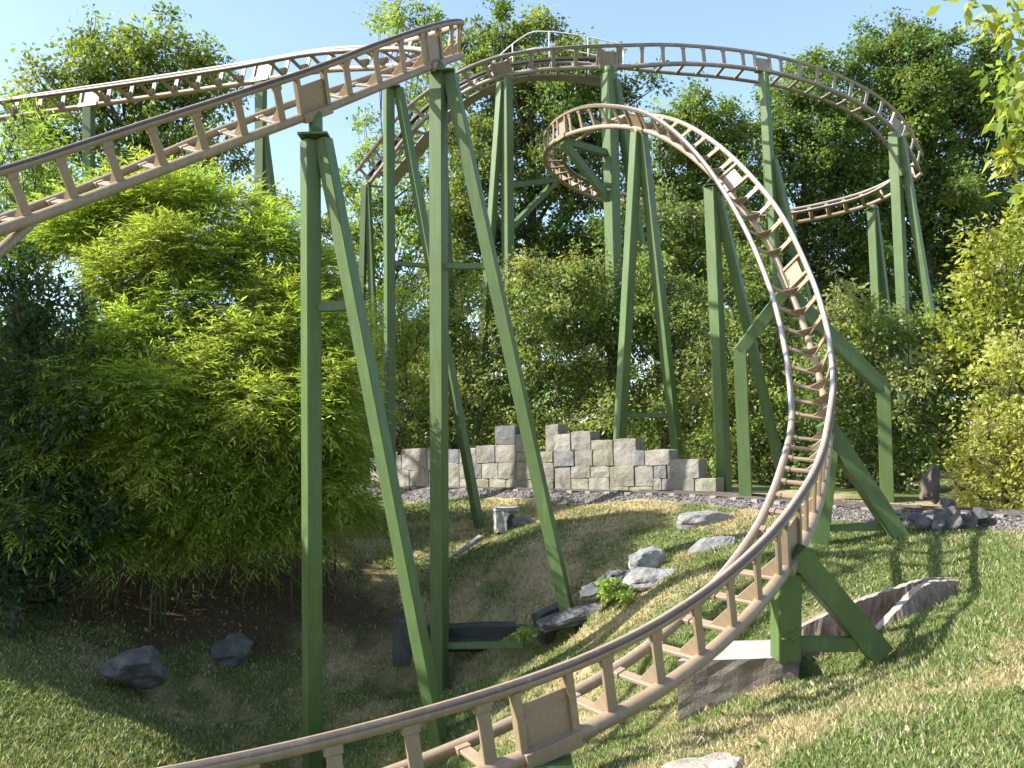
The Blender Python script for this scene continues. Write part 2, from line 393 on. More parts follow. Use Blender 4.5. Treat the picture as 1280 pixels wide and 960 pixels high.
def plate_mesh(name, side):
    # flat web plate between two ties, from spine to one rail
    bm = bmesh.new(); C = Vector((0, 0, -DEPTH)); y = Vector((0, 1, 0))
    R_ = Vector((side * GAUGE/2, 0, 0)); dv = (R_ - C).normalized(); nv = dv.cross(y)
    add_bar(bm, C + dv*(.02), C + dv*.37, y, nv, .44, .014)
    add_bar(bm, C + dv*(-.06), C + dv*.05, y, nv, .46, .15)
    for s in (-1, 1): add_bar(bm, C + dv*.04 + y*s*.215, R_ - dv*.03 + y*s*.215, y, nv, .06, .075)
    for s in (-1, 1):
        for k in range(2):
            c = C + dv*(.1+.18*k) + y*s*.16
            add_bar(bm, c - nv*.014, c + nv*.014, dv, y, .024, .024)
    bmesh.ops.bevel(bm, geom=[e for e in bm.edges if e.calc_length() > .05], offset=0.004, segments=1, affect='EDGES')
    me = bpy.data.meshes.new(name); bm.normal_update(); bm.to_mesh(me); bm.free(); me.materials.append(BROWN); return me
PLATE = {1: plate_mesh('joint_plate', 1), -1: plate_mesh('joint_plate', -1)}

def frame_at(tk, i):
    S_, T_, U_, P = tk.S[i], tk.T[i], tk.U[i], tk.P[i]
    return Matrix(((S_[0],T_[0],U_[0],P[0]),(S_[1],T_[1],U_[1],P[1]),(S_[2],T_[2],U_[2],P[2]),(0,0,0,1)))

def build_track(key, label, spacing, plates, paint=None):
    paint = paint or BROWN; tie_me, plate_me = TIE, PLATE
    if paint is not BROWN:
        tie_me = TIE.copy(); tie_me.materials[0] = paint; plate_me = {k_: m_.copy() for k_, m_ in PLATE.items()}
        for m_ in plate_me.values(): m_.materials[0] = paint
    tk = TR[key]; root = empty('coaster_track', tk.P[0], label, 'roller coaster track')
    def mk(rail):
        sg = 1 if rail == 'R' else -1
        def mo(a):
            c, s_ = math.cos(a), math.sin(a)      # c along S, s along U
            if s_ > 0.86: return 1
            if c * sg > 0.84: return 2
            return 0
        return mo
    for rail in ('L', 'R'):
        bm = bmesh.new(); sweep(bm, tk.rail[rail], tk.S, tk.U, RR, 24, 3, mk(rail))
        from_bm('rail', bm, [paint, WEAR_TOP, WEAR_SIDE], root)
    bm = bmesh.new(); sweep(bm, tk.rail['C'], tk.S, tk.U, SR, 14, 3); from_bm('spine_tube', bm, paint, root)
    inv = Matrix.Translation(-Vector(root.location))
    pi = [p[0] for p in plates]; n = 0
    for i in range(5, len(tk.P), max(1, round(spacing / .05))):
        if any(abs(i - j) * .05 < .25 for j in pi): continue
        o = bpy.data.objects.new('tie', tie_me); COL.objects.link(o); o.parent = root; o.matrix_parent_inverse = inv
        o.matrix_basis = frame_at(tk, i); n += 1
    for j, side in plates:
        o = bpy.data.objects.new('joint_plate', plate_me[side]); COL.objects.link(o); o.parent = root; o.matrix_parent_inverse = inv
        o.matrix_basis = frame_at(tk, j)
    return root
tA, tB, tC = TR['A'], TR['B'], TR['C']
PA = {'s1': tA.near(395, 143, 'C', 0, .5), 's2': tA.near(545, 84, 'C', 0, .6), 's3': tA.near(495, 95, 'C', .5, .8), 's4': tA.near(325, 100, 'C', .6, 1), 's5': tA.near(110, 122, 'C', .6, 1)}
PB = {'s13': tB.near(686, 935, 'C', 0, .3), 's12': tB.near(988, 700, 'C', .05, .45), 's11': tB.near(1028, 540, 'C', .2, .6), 's10': tB.near(988, 350, 'C', .3, .7),
      's9': tB.near(905, 232, 'C', .3, .75), 's8': tB.near(798, 158, 'C', .4, .8), 's7': tB.near(703, 172, 'C', .4, .8), 's6': tB.near(690, 222, 'C', .55, .85), 's15': tB.near(1088, 251, 'C', .8, 1)}
PC = {'s16': tC.near(458, 225, 'C'), 's17': tC.near(553, 135, 'C'), 's6': tC.near(630, 92, 'C'), 's7': tC.near(760, 82, 'C'), 's14': tC.near(955, 88, 'C'), 's15': tC.near(1118, 163, 'C')}
rootA = build_track('A', 'brown triangular coaster track climbing from the left and curving back above the bamboo', 0.57, [(PA['s1'], 1), (PA['s2'], 1), (PA['s5'], 1), (PA['s4'], 1)])
rootB = build_track('B', 'brown coaster track plunging from the middle loop and sweeping low across the foreground', 0.52, [(PB[k], 1) for k in ('s13','s12','s11','s10','s9')] + [(PB[k], -1) for k in ('s8','s7')])
rootC = build_track('C', 'highest coaster track at the back, cresting beside a handrail and curving down at right', 0.55, [(PC[k], 1) for k in ('s6','s7','s14','s15')], AGED)
# side strut that forks from the near track's spine at far left
i0 = tA.near(48, 270, 'C', 0, .4); c0 = tA.rail['C'][i0]; c1 = at(-140, 440, 8.6)
bm = bmesh.new(); tube(bm, [c0, c0*.5 + c1*.5, c1], .052, 12); from_bm('strut', bm, BROWN, rootA)
# chain trough and grating walkway under the lift hill
bm = bmesh.new()
n0 = PC['s7'] + 8
for i in range(0, n0, 4):
    j = min(i + 4, n0)
    if j <= i: continue
    for off, up_, wd, hh in ((0.0, -.10, .12, .06),):
        a_ = tC.P[i] + tC.S[i]*off + tC.U[i]*up_; b_ = tC.P[j] + tC.S[j]*off + tC.U[j]*up_
        add_bar(bm, a_, b_, tC.S[i], tC.U[i], wd, hh)
from_bm('chain_trough', bm, DARKIRON, rootC)
bm = bmesh.new()
for i in range(0, n0 - 6, 5):
    j = i + 5
    a_ = tC.P[i] - tC.S[i]*.62 - tC.U[i]*.28; b_ = tC.P[j] - tC.S[j]*.62 - tC.U[j]*.28
    add_bar(bm, a_, b_, tC.S[i], tC.U[i], .36, .04)
    if i % 15 == 0: add_bar(bm, tC.rail['C'][i], a_ - tC.S[i]*.15, tC.T[i], tC.U[i], .05, .05)
from_bm('walkway', bm, GRATE, rootC)
hr = empty('handrail', tC.P[n0//2], 'thin pale handrail along the walkway beside the high lift track', 'handrail')
bm = bmesh.new()
h0 = tC.near(590, 95, 'L'); h1 = tC.near(786, 72, 'L')
def hp(i, h): return tC.P[i] - tC.S[i]*.78 + np.array([0, 0, h + .02])
for h in (1.0, .55):
    tube(bm, [hp(i, h * min(1, .25 + (i - h0) / 45)) for i in range(h0, h1, 4)] + [hp(h1, h)], .017, 6)
from_bm('top_rail', bm, WHITE, hr)
for i in list(range(h0 + 22, h1 - 8, 22)) + [h1]:
    bm = bmesh.new(); tube(bm, [hp(i, 0), hp(i, min(1, .25 + (i-h0)/45))], .017, 6); from_bm('post', bm, WHITE, hr)

# ------------------------------------------------------------------ green steel supports
def beam(bm, p0, p1, w, d=None, rot=0.0, bev=.008):
    """square hollow section; rot turns it about its own axis"""
    p0 = Vector(p0); p1 = Vector(p1); t = (p1 - p0).normalized(); d = d or w
    ref = Vector((0, 0, 1)) if abs(t.z) < .75 else Vector((math.sin(rot), math.cos(rot), 0))
    ay = (ref - t * ref.dot(t)).normalized(); ax = t.cross(ay)
    b2 = bmesh.new(); add_bar(b2, p0, p1, ax, ay, w, d)
    bmesh.ops.bevel(b2, geom=list(b2.edges), offset=bev, segments=2, affect='EDGES')
    me_ = bpy.data.meshes.new('tmp'); b2.to_mesh(me_); b2.free(); bm.from_mesh(me_); bpy.data.meshes.remove(me_)
def part(name, fn, root, mat=None, label=None):
    bm = bmesh.new(); fn(bm); o = from_bm(name, bm, mat or GREEN, root)
    if label: o['label'] = label
    return o
def foot(px, py, d, extra=.35):
    """point on the ray a little below the ground there"""
    p = at(px, py, d); g = g1(p[0], p[1], False); p = p.copy(); p[2] = min(p[2], g) - extra; return p
def flange(bm, p, w, h=.025):
    p = Vector(p); add_bar(bm, p - Vector((0,0,h/2)), p + Vector((0,0,h/2)), (1,0,0), (0,1,0), w, w)
def support(label, posts, braces=(), stub=None, flanges=()):
    """posts / braces : (name, p0, p1, width, depth, rot)"""
    root = empty('track_support', posts[0][2], label, 'support frame', 'green steel frames carrying the roller coaster')
    for (nm, p0, p1, w_, d_, r_) in list(posts) + list(braces):
        part(nm, lambda bm: beam(bm, p0, p1, w_, d_, r_), root)
    if stub is not None:
        p0, p1, r_ = stub
        part('track_bracket', lambda bm: tube(bm, [p0, p1], r_, 12), root)
    for p, w_ in flanges: part('head_plate', lambda bm: flange(bm, p, w_), root)
    return root
def colpt(px, py, p):
    """point above/below p's ground position appearing at pixel row py"""
    d = float(np.asarray(p) @ FW); return at(px, py, d)
R45 = math.radians(45)
def dep(p): return float(np.asarray(p) @ FW)

# s1 : nearest A-frame, left
c = tA.rail['C'][PA['s1']]; d = dep(c)
top = at(394, 174, d)
support('nearest green A-frame in front of the bamboo, with one short cross bar', [
  ('column', at(388, 176, d), foot(391, 1010, d + .15), .19, .19, R45 + .12),
  ('leg', at(404, 174, d - .02), foot(566, 980, d - .2), .17, .17, R45 - .25)],
  [('cross_bar', at(398, 384, d + .02), at(440, 382, d), .09, .12, 0)],
  (at(395, 174, d), c, .085), [(at(394, 172, d), .36)])
# s2
c = tA.rail['C'][PA['s2']]; d = dep(c)
support('tall green A-frame under the near bend, its column standing in the shaded pit', [
  ('column', at(548, 92, d), foot(549, 832, d + .0), .20, .20, .42),
  ('leg', at(562, 92, d), foot(717, 766, d - .3), .17, .17, .35)],
  [('cross_bar', at(552, 333, d), at(609, 333, d - .05), .085, .085, 0), ('ground_bar', at(553, 807, d), foot(655, 806, d - .3, .05) * np.array([1,1,0]) + np.array([0,0,at(655,806,d-.3)[2]]), .07, .09, 0)],
  (at(553, 94, d), c, .10), [(at(554, 92, d), .34)])
# s3
c = tA.rail['C'][PA['s3']]; d = dep(c)
support('green A-frame just behind the tallest one, its column rising left of it', [
  ('column', at(486, 112, d), foot(488, 716, d), .17, .17, R45 + .25),
  ('leg', at(498, 110, d), foot(607, 680, d + .1), .15, .15, R45)],
  [('cross_bar', at(490, 329, d), at(541, 333, d), .08, .08, 0)],
  (at(491, 112, d), c, .08), [(at(491, 110, d), .3)])
# s4
c = tA.rail['C'][PA['s4']]; d = dep(c)
support('dark green A-frame behind the bamboo with the sky between its legs', [
  ('column', c - np.array([0,0,.05]), foot(324, 560, d), .19, .19, .2), ('leg', at(329, 165, d), foot(392, 560, d), .16, .16, .3)])
# s5
c = tA.rail['C'][PA['s5']]; d = dep(c)
support('single green post below the back rail at far left, half hidden by leaves', [('column', c - np.array([0,0,.05]), foot(111, 600, d), .20, .20, .1)])
# s6 : lift support with bracket
c = tC.rail['C'][PC['s6']]; d = dep(c); tb = tB.rail['C'][PB['s6']]
support('green frame under the left of the crest with a triangular side bracket', [
  ('column', at(633, 97, d), foot(636, 540, d), .24, .24, R45), ('leg', at(627, 103, d), foot(589, 540, d), .18, .18, R45)],
  [('bracket_arm', at(637, 232, d), tb - np.array([0,0,.12]), .14, .14, 0), ('bracket_strut', at(640, 284, d), tb - np.array([0,0,.2]), .14, .14, 0)],
  (at(631, 99, d), c, .12))
# s7
c = tC.rail['C'][PC['s7']]; d = dep(c); tb = tB.rail['C'][PB['s7']]
support('thick green frame under the crest behind the middle loop, with a forked bracket', [
  ('column', at(761, 92, d), foot(772, 540, d), .30, .30, R45 + .1), ('leg', at(769, 100, d), foot(846, 540, d + .6), .2, .2, R45)],
  [('bracket_arm', tb - np.array([0,0,.1]), at(764, 193, d), .15, .17, 0), ('bracket_strut', tb - np.array([0,0,.12]), at(768, 258, d), .15, .2, 0)],
  (at(761, 94, d), c, .14))
# s8
c = tB.rail['C'][PB['s8']]; d = dep(c)
support('pale green A-frame under the top of the middle loop, standing behind the stone wall', [
  ('column', at(796, 166, d), foot(769, 580, d), .21, .21, R45 + .2), ('leg', at(802, 166, d), foot(852, 590, d), .2, .2, R45)],
  [('cross_bar', at(774, 519, d), at(846, 519, d), .1, .1, 0)], (at(798, 168, d), c, .1))
# s9
c = tB.rail['C'][PB['s9']]; d = dep(c)
support('green A-frame right of the stone wall under the upper part of the plunging track', [
  ('column', at(889, 234, d), foot(906, 619, d), .22, .22, .75), ('leg', at(896, 240, d), foot(988, 622, d + .3), .17, .17, .6)],
  [('ground_bar', at(908, 612, d), at(986, 612, d + .3), .1, .1, 0)], (at(890, 236, d), c, .09), [(at(889, 233, d), .3)])
# s10 portal
c = tB.rail['C'][PB['s10']]; d = dep(c)
kl, kr = at(925, 436, d), at(1104, 478, d)
support('green portal frame with two bent knees straddling the plunging track', [
  ('column', kl, foot(933, 637, d), .22, .22, .3), ('column', kr, foot(1109, 645, d), .22, .22, .3)],
  [('sloping_arm', kl + np.array([-.02, 0, -.05]), c + np.array([-.06, 0, -.22]), .2, .24, 0), ('sloping_arm', kr + np.array([-.02, 0, -.1]), c + np.array([.04, 0, -.24]), .2, .25, 0)],
  (at(988, 358, d), c, .1))
# s11
c = tB.rail['C'][PB['s11']]; d = dep(c)
support('green support with one long diagonal brace behind the bottom of the plunge', [
  ('column', c - np.array([0,0,.06]), foot(1017, 682, d), .24, .24, .1), ('diagonal_brace', at(1030, 528, d), foot(1142, 668, d - .1), .22, .24, 0)],
  [('ground_bar', at(1022, 660, d), at(1128, 659, d), .09, .09, 0)])
# s12
c = tB.rail['C'][PB['s12']]; d = dep(c)
pf = foot(982, 822, d, .02); pf = at(982, 824, d)
r12 = support('green support marked 35 standing on the concrete block, with a thick diagonal brace', [
  ('column', at(983, 716, d), pf, .22, .22, -.12), ('diagonal_brace', at(992, 690, d), at(1100, 817, d + .05), .22, .24, 0)],
  [('ground_bar', at(990, 804, d), at(1070, 805, d + .03), .13, .13, 0)], (at(984, 720, d), c, .11))
# raised digits welded on the column : strokes 3 and 5
def digits(bm):
    ca, sa = math.cos(-.12), math.sin(-.12)
    n_ = Vector((sa, -ca, 0)) * -1; n_ = Vector((-math.sin(-.12), -math.cos(-.12), 0)) ; n_ = Vector((math.sin(.12), -math.cos(.12), 0))
    ctr = Vector(at(982, 790, d)); x_ = Vector((math.cos(.12), math.sin(.12), 0)); z_ = Vector((0, 0, 1))
    ctr = ctr + n_ * .112 - x_ * .012
    st = {'3': [(-1,1),(1,1),(.1,.12),(.9,-.1),(.9,-.8),(0,-1),(-1,-.8)], '5': [(1,1),(-.8,1),(-.9,.1),(.4,.2),(1,-.3),(.6,-.9),(-1,-1)]}
    for k, ch in enumerate('35'):
        pts = [ctr + x_*(k*.088 - .044 + a_*.028) + z_*(b_*.05) for a_, b_ in st[ch]]
        tube(bm, pts, .009, 6)
part('number', digits, r12, None)
# s13
c = tB.rail['C'][PB['s13']]; d = dep(c)
support('short green support under the joint plate of the foreground track', [('column', c - np.array([0,0,.1]), foot(690, 1010, d, .3), .24, .24, .35)], (), None, [(c - np.array([0,0,.1]), .3)])
# s14
c = tC.rail['C'][PC['s14']]; d = dep(c)
support('slim green pair of posts under the high track right of the crest', [
  ('column', c - np.array([0,0,.06]), foot(984, 520, d), .2, .2, R45), ('column', at(952, 108, d + .3), foot(972, 520, d + .5), .1, .1, 0), ('leg', at(966, 200, d), foot(1060, 470, d), .2, .2, R45)])
# s15 (two)
c = tC.rail['C'][PC['s15']]; d = dep(c)
support('tall green A-frame under the far right bend, with collars where the lower track passes', [
  ('column', c - np.array([0,0,.06]), foot(1132, 480, d), .26, .26, R45), ('leg', at(1126, 172, d), foot(1190, 470, d - .2), .2, .2, R45)],
  [('collar', at(1122, 212, d), at(1122.6, 222, d), .36, .36, R45), ('cross_bar', at(1124, 216, d), at(1137, 210, d), .12, .12, 0)])
c = tB.rail['C'][PB['s15']]; d = dep(c)
support('short pale green A-frame under the lower track at far right', [
  ('column', c - np.array([0,0,.06]), foot(1101, 500, d), .24, .24, R45), ('leg', at(1093, 258, d), foot(1128, 480, d), .17, .17, R45)], (), None, [(at(1089, 262, d), .34)])
# s16, s17
c = tC.rail['C'][PC['s16']]; d = dep(c)
support('dim green A-frame under the lowest visible end of the lift track', [
  ('column', at(456, 232, d), foot(446, 520, d), .17, .17, .3), ('leg', at(459, 232, d), foot(476, 520, d), .17, .17, .3)], [('cross_bar', at(452, 285, d), at(462, 285, d), .1, .1, 0)], (at(457, 234, d), c, .09))
c = tC.rail['C'][PC['s17']]; d = dep(c)
support('thin pale green post under the lift track seen beside the tallest frame', [('column', c - np.array([0,0,.05]), foot(572, 540, d), .19, .19, R45)])

# ------------------------------------------------------------------ park railway, ballast, stone wall
RL = np.array([at(-250, 588, 30.), at(200, 600, 26.5), at(440, 609, 23.2), at(640, 613.5, 20.6), at(800, 618, 18.4), at(900, 622, 17.2), at(1030, 633, 15.4), at(1140, 640, 14.5), at(1280, 647, 13.4), at(1500, 655, 12.), at(1900, 670, 10.)])
RS = spline(RL, 24); _dl = np.append(0, np.cumsum(np.linalg.norm(np.diff(RS, axis=0), axis=1))); _s = np.arange(0, _dl[-1], .12)
RS = np.stack([np.interp(_s, _dl, RS[:, k]) for k in range(3)], -1)
RT_ = np.gradient(RS, axis=0); RT_[:, 2] = 0; RT_ /= np.linalg.norm(RT_, axis=1)[:, None]
RN = np.stack([RT_[:, 1], -RT_[:, 0], np.zeros(len(RT_))], -1)       # towards the camera side
prof = [(-1.9, -.35), (-1.35, .0), (-.9, .03), (.28, .02), (.42, -.02), (.80, -.26), (1.25, -.42)]
V = np.stack([RS + RN*o + np.array([0, 0, z]) for o, z in prof], 1)
V[:, :, 2] += (fbm(V[:, :, 0]*4, V[:, :, 1]*4, 77) - .47) * .07
n, k = V.shape[:2]; bm = bmesh.new(); vv = [[bm.verts.new(V[i, j]) for j in range(k)] for i in range(n)]
for i in range(n-1):
    for j in range(k-1): bm.faces.new((vv[i][j], vv[i][j+1], vv[i+1][j+1], vv[i+1][j]))
gmat, t, b = new_mat('ballast_gravel')
vo = t.nodes.new('ShaderNodeTexVoronoi'); vo.inputs['Scale'].default_value = 26; tc = t.nodes.new('ShaderNodeTexCoord'); t.links.new(tc.outputs['Object'], vo.inputs['Vector'])
r = ramp(t, vo.outputs['Color'], [(0.2, (0.08, 0.066, 0.055)), (0.55, (0.145, 0.125, 0.108)), (0.85, (0.22, 0.2, 0.18))]); t.links.new(r.outputs[0], b.inputs['Base Color'])
b.inputs['Roughness'].default_value = .95; bump(t, b, vo.outputs['Distance'], 1.0, .05)
tag(from_bm('ballast_bed', bm, gmat), kind='structure')
# loose stones on the ballast slope
N = 9000; ii = rng.integers(0, n, N); oo = rng.uniform(-1.2, 1.1, N)
zz = np.interp(oo, [p[0] for p in prof], [p[1] for p in prof])
P = RS[ii] + RN[ii]*oo[:, None] + RT_[ii]*rng.uniform(-.06, .06, N)[:, None]; P[:, 2] += zz + .004
base = np.array([[1,0,0],[-1,0,0],[0,1,0],[0,-1,0],[0,0,1],[0,0,-1]], float); tri = np.array([[0,2,4],[2,1,4],[1,3,4],[3,0,4],[2,0,5],[1,2,5],[3,1,5],[0,3,5]])
sc_ = rng.uniform(.018, .042, (N, 1, 1)) * (1 + rng.uniform(-.35, .35, (N, 6, 3)))
vs = base[None]*sc_; th = rng.uniform(0, 6.28, N); c_, s_ = np.cos(th)[:, None], np.sin(th)[:, None]
vs = np.stack([vs[..., 0]*c_ - vs[..., 1]*s_, vs[..., 0]*s_ + vs[..., 1]*c_, vs[..., 2]*.8], -1) + P[:, None]
g = rng.uniform(.05, .16, N); cols = np.repeat(np.stack([g*1.05, g*.95, g*.86], -1), 8, 0)
me = arr_mesh('ballast_stones', vs[:, tri].reshape(-1, 3, 3), 3, cols)
m_, t, b = new_mat('loose_stone'); a = t.nodes.new('ShaderNodeVertexColor'); a.layer_name = 'col'; t.links.new(a.outputs[0], b.inputs['Base Color']); b.inputs['Roughness'].default_value = .9
tag(link('ballast_stones', me, m_), 'loose grey ballast stones along the park railway', 'gravel', kind='stuff')
rw = empty('miniature_railway_track', RS[len(RS)//2], 'low narrow rusty railway track on grey gravel in front of the stone wall', 'railway track')
for off in (.20, -.40):
    bm = bmesh.new()
    for i in range(0, n - 3, 3): add_bar(bm, RS[i] + RN[i]*off + np.array([0,0,.06]), RS[i+3] + RN[i+3]*off + np.array([0,0,.06]), RN[i], (0,0,1), .04, .04)
    from_bm('rail', bm, RUST, rw)
bm = bmesh.new()
for i in range(2, n, 4): add_bar(bm, RS[i] + RN[i]*.34 + np.array([0,0,.02]), RS[i] - RN[i]*.54 + np.array([0,0,.02]), RT_[i], (0,0,1), .13, .06)
from_bm('sleepers', bm, WOODY, rw)

# stone block wall : blocks in the wall's own plane (u along, v up), with their courses and stepped top
WA, WB = at(488, 600, 22.6), at(905, 606, 18.2)
WD = WB - WA; WD[2] = 0; WL = np.linalg.norm(WD); WD /= WL; WN = np.array([WD[1], -WD[0], 0])
def wall_uv(zx, zy):
    px, py = 490 + zx/2.977, 500 + zy/2.977
    r_ = FW + RT*((px-640)/F) - UP*((py-480)/F); tt = (WA @ WN) / (r_ @ WN); p = r_*tt; return (p - WA) @ WD, p[2]
BL = '''-60,215,18,322,g;15,205,55,262,g;55,182,150,262,g;150,180,204,262,g;203,185,270,236,b;270,180,333,236,p;333,170,404,234,g;404,165,482,232,p;404,98,482,165,b;481,128,520,194,p;482,194,558,231,m;558,192,618,232,m;588,92,640,192,p;620,128,684,190,g;684,118,758,188,p;757,150,839,187,m;621,190,697,247,b;697,189,764,246,g;764,186,842,246,m;841,145,928,245,p;914,186,958,244,b;958,186,1053,243,p;1040,222,1160,291,g;1022,291,1144,366,g;1144,290,1225,366,m;20,262,86,326,g;86,262,157,326,p;157,262,203,328,g;203,236,272,328,g;272,236,305,293,g;304,235,353,293,b;353,233,414,293,p;414,232,482,293,g;482,231,560,295,m;560,233,622,297,p;622,248,684,346,g;684,246,757,290,p;757,247,829,289,p;828,245,920,320,m;920,244,990,321,g;990,244,1038,291,b;272,293,318,332,p;318,293,380,332,m;380,293,443,334,m;443,293,528,336,m;528,296,622,340,m;684,290,750,346,m;750,289,829,350,p;828,320,900,354,m;900,321,990,356,m;990,291,1023,358,g'''
tint = {'g': (.37, .35, .315), 'p': (.375, .35, .315), 'b': (.22, .225, .235), 'm': (.34, .33, .25)}
bm = bmesh.new(); cl = bm.verts.layers.float_color.new('col'); rr = random.Random(5)
for it in BL.split(';'):
    x0, y0, x1, y1, kd = it.split(','); x0, y0, x1, y1 = map(float, (x0, y0, x1, y1))
    u0_, zt = wall_uv(x0, y0); u1_, zb = wall_uv(x1, y1)
    if y1 > 322: zb -= .35
    pr = rr.uniform(0, .035); g_ = .003; c3 = [v_ * gg_ for gg_ in [rr.uniform(.72, .95)] for v_ in tint[kd]]
    b2 = bmesh.new(); P0 = WA.copy(); P0[2] = 0
    nu = max(2, int((u1_-u0_)/.11)); nv = max(2, int((zt-zb)/.11))
    def pt(iu, iv, dep_):
        uu = u0_ + g_ + (u1_-u0_-2*g_)*iu/nu; zz_ = zb + g_ + (zt-zb-2*g_)*iv/nv
        edge = iu in (0, nu) or iv in (0, nv)
        e = (.0 if edge else rr.uniform(.006, .02)) if dep_ > 0 else 0
        if edge: uu += rr.uniform(-.006, .006); zz_ += rr.uniform(-.008, .008)
        if iv == nv and iu in (0, nu): zz_ -= rr.uniform(.0, .025)
        q_ = P0 + WD*uu + WN*((.20 + pr + e) if dep_ > 0 else -.20); q_[2] = zz_; return q_
    fr = [[b2.verts.new(pt(i, j, 1)) for j in range(nv+1)] for i in range(nu+1)]
    bk = {}
    for i in range(nu+1):
        for j in range(nv+1):
            if i in (0, nu) or j in (0, nv):
                p = np.array(fr[i][j].co) ; p = p - WN*((p - P0) @ WN + .20); bk[i, j] = b2.verts.new(p)
    for i in range(nu):
        for j in range(nv): b2.faces.new((fr[i][j], fr[i+1][j], fr[i+1][j+1], fr[i][j+1]))
    ring = [(i, 0) for i in range(nu)] + [(nu, j) for j in range(nv)] + [(i, nv) for i in range(nu, 0, -1)] + [(0, j) for j in range(nv, 0, -1)]
    for a_, b_ in zip(ring, ring[1:] + ring[:1]): b2.faces.new((fr[b_[0]][b_[1]], fr[a_[0]][a_[1]], bk[a_], bk[b_]))
    b2.faces.new([bk[a_] for a_ in ring][::-1])
    bmesh.ops.recalc_face_normals(b2, faces=b2.faces)
    b2.normal_update()
    eg = [e for e in b2.edges if len(e.link_faces) == 2 and e.calc_face_angle(0) > .9]
    bmesh.ops.bevel(b2, geom=eg, offset=.007, segments=1, affect='EDGES')
    l2 = b2.verts.layers.float_color.new('col')
    for v_ in b2.verts: v_[l2] = (*c3, 1)
    mt = bpy.data.meshes.new('t'); b2.to_mesh(mt); b2.free(); bm.from_mesh(mt); bpy.data.meshes.remove(mt)
tag(from_bm('stone_wall', bm, BLOCK), 'ruined looking wall of big pale stone blocks with a stepped top', 'stone wall')

# ------------------------------------------------------------------ rocks and masonry
def rock_bm(scale, seed, rough=.16, cuts=9, sub=4):
    r_ = random.Random(seed); bm = bmesh.new(); bmesh.ops.create_icosphere(bm, subdivisions=sub, radius=1)
    pl = []
    for _ in range(cuts):
        n_ = Vector((r_.gauss(0,1), r_.gauss(0,1), r_.gauss(0,1))).normalized(); pl.append((n_, r_.uniform(.52, .86)))
    off = Vector((r_.uniform(0,50),)*3)
    from mathutils import noise as mn
    for v in bm.verts:
        p = v.co.copy()
        for n_, h in pl:
            e = p.dot(n_) - h
            if e > 0: p -= n_*e*.93
        nn = mn.fractal(p*1.6 + off, 1.0, 2.0, 5); p += v.co*nn*rough
        v.co = Vector((p.x*scale[0], p.y*scale[1], p.z*scale[2]))
    return bm
def rock(name, label, px, py, d, scale, rot, seed, mat, cat='rock', group=None, **kw):
    p = at(px, py, d); bm = rock_bm(scale, seed, **kw); o = from_bm(name, bm, mat)
    o.location = Vector(p) - Vector((0, 0, scale[2]*.22)); o.rotation_euler = rot; return tag(o, label, cat, group)
G_ = 'boulders scattered on the grass bank'
rock('boulder', 'long flat grey boulder highest on the grass bank beside the gravel', 880, 650, 15.2, (.50, .32, .22), (0.15, -.1, .25), 1, ROCK, group=G_)
rock('boulder', 'pale wedge shaped boulder pointing down the grass bank', 887, 684, 13.3, (.44, .26, .17), (.1, -.45, .35), 12, ROCK, group=G_)
rock('boulder', 'small upright pale boulder behind the two lower ones', 808, 697, 13.2, (.26, .22, .2), (.2, -.3, .4), 3, ROCK, group=G_)
rock('boulder', 'broad pale boulder in front of the small upright one', 815, 720, 12.6, (.40, .28, .19), (.1, -.2, .2), 14, ROCK, group=G_)
rock('boulder', 'dark layered boulder with a green weed before it', 758, 726, 12.9, (.36, .26, .18), (.1, -.25, .1), 25, DROCK, group=G_, rough=.3)
rock('boulder', 'angular blue grey boulder lying in the shade at lower left', 172, 828, 12.0, (.42, .34, .30), (.2, .2, .4), 6, DROCK, group='boulders in the shade under the bamboo')
rock('boulder', 'rounded dark boulder half sunk in the shade right of the angular one', 292, 808, 13.6, (.32, .28, .24), (.1, .0, .9), 7, DROCK, group='boulders in the shade under the bamboo')
rock('boulder', 'rough grey boulder at the bottom edge of the picture', 880, 960, 6.0, (.30, .22, .13), (.1, -.15, .3), 8, stone('tan_rock', [(0.2,.16,.12),(0.36,.3,.24),(.5,.44,.37)], 3, .9, .05), group=G_)
rock('standing_stone', 'upright dark brown standing stone before the yellow bush', 1163, 599, 15.6, (.21, .18, .36), (.0, .06, .4), 9, BROCK, 'standing stone')
H_ = 'dark stones piled at the edge of the gravel'
for k, (px, py, d, s_, sd, lb) in enumerate([(1152, 650, 13.3, .13, 31, 'leftmost dark stone of the pile by the gravel'), (1172, 652, 13.2, .12, 32, 'low dark stone left of the tallest in the pile by the gravel'), (1188, 647, 13.2, .17, 33, 'tallest dark stone in the middle of the pile by the gravel'),
     (1208, 650, 13.2, .11, 34, 'flat dark stone right of the tallest in the pile by the gravel'), (1225, 643, 13.3, .12, 35, 'rightmost dark stone of the pile by the gravel'), (1187, 628, 14.6, .12, 36, 'small brown stone beyond the pile at the foot of the yellow bush')]):
    rock('stone', lb, px, py, d, (s_*1.3, s_, s_*1.1), (.2*k, .3, k), sd, DROCK, 'stone', H_, sub=3)
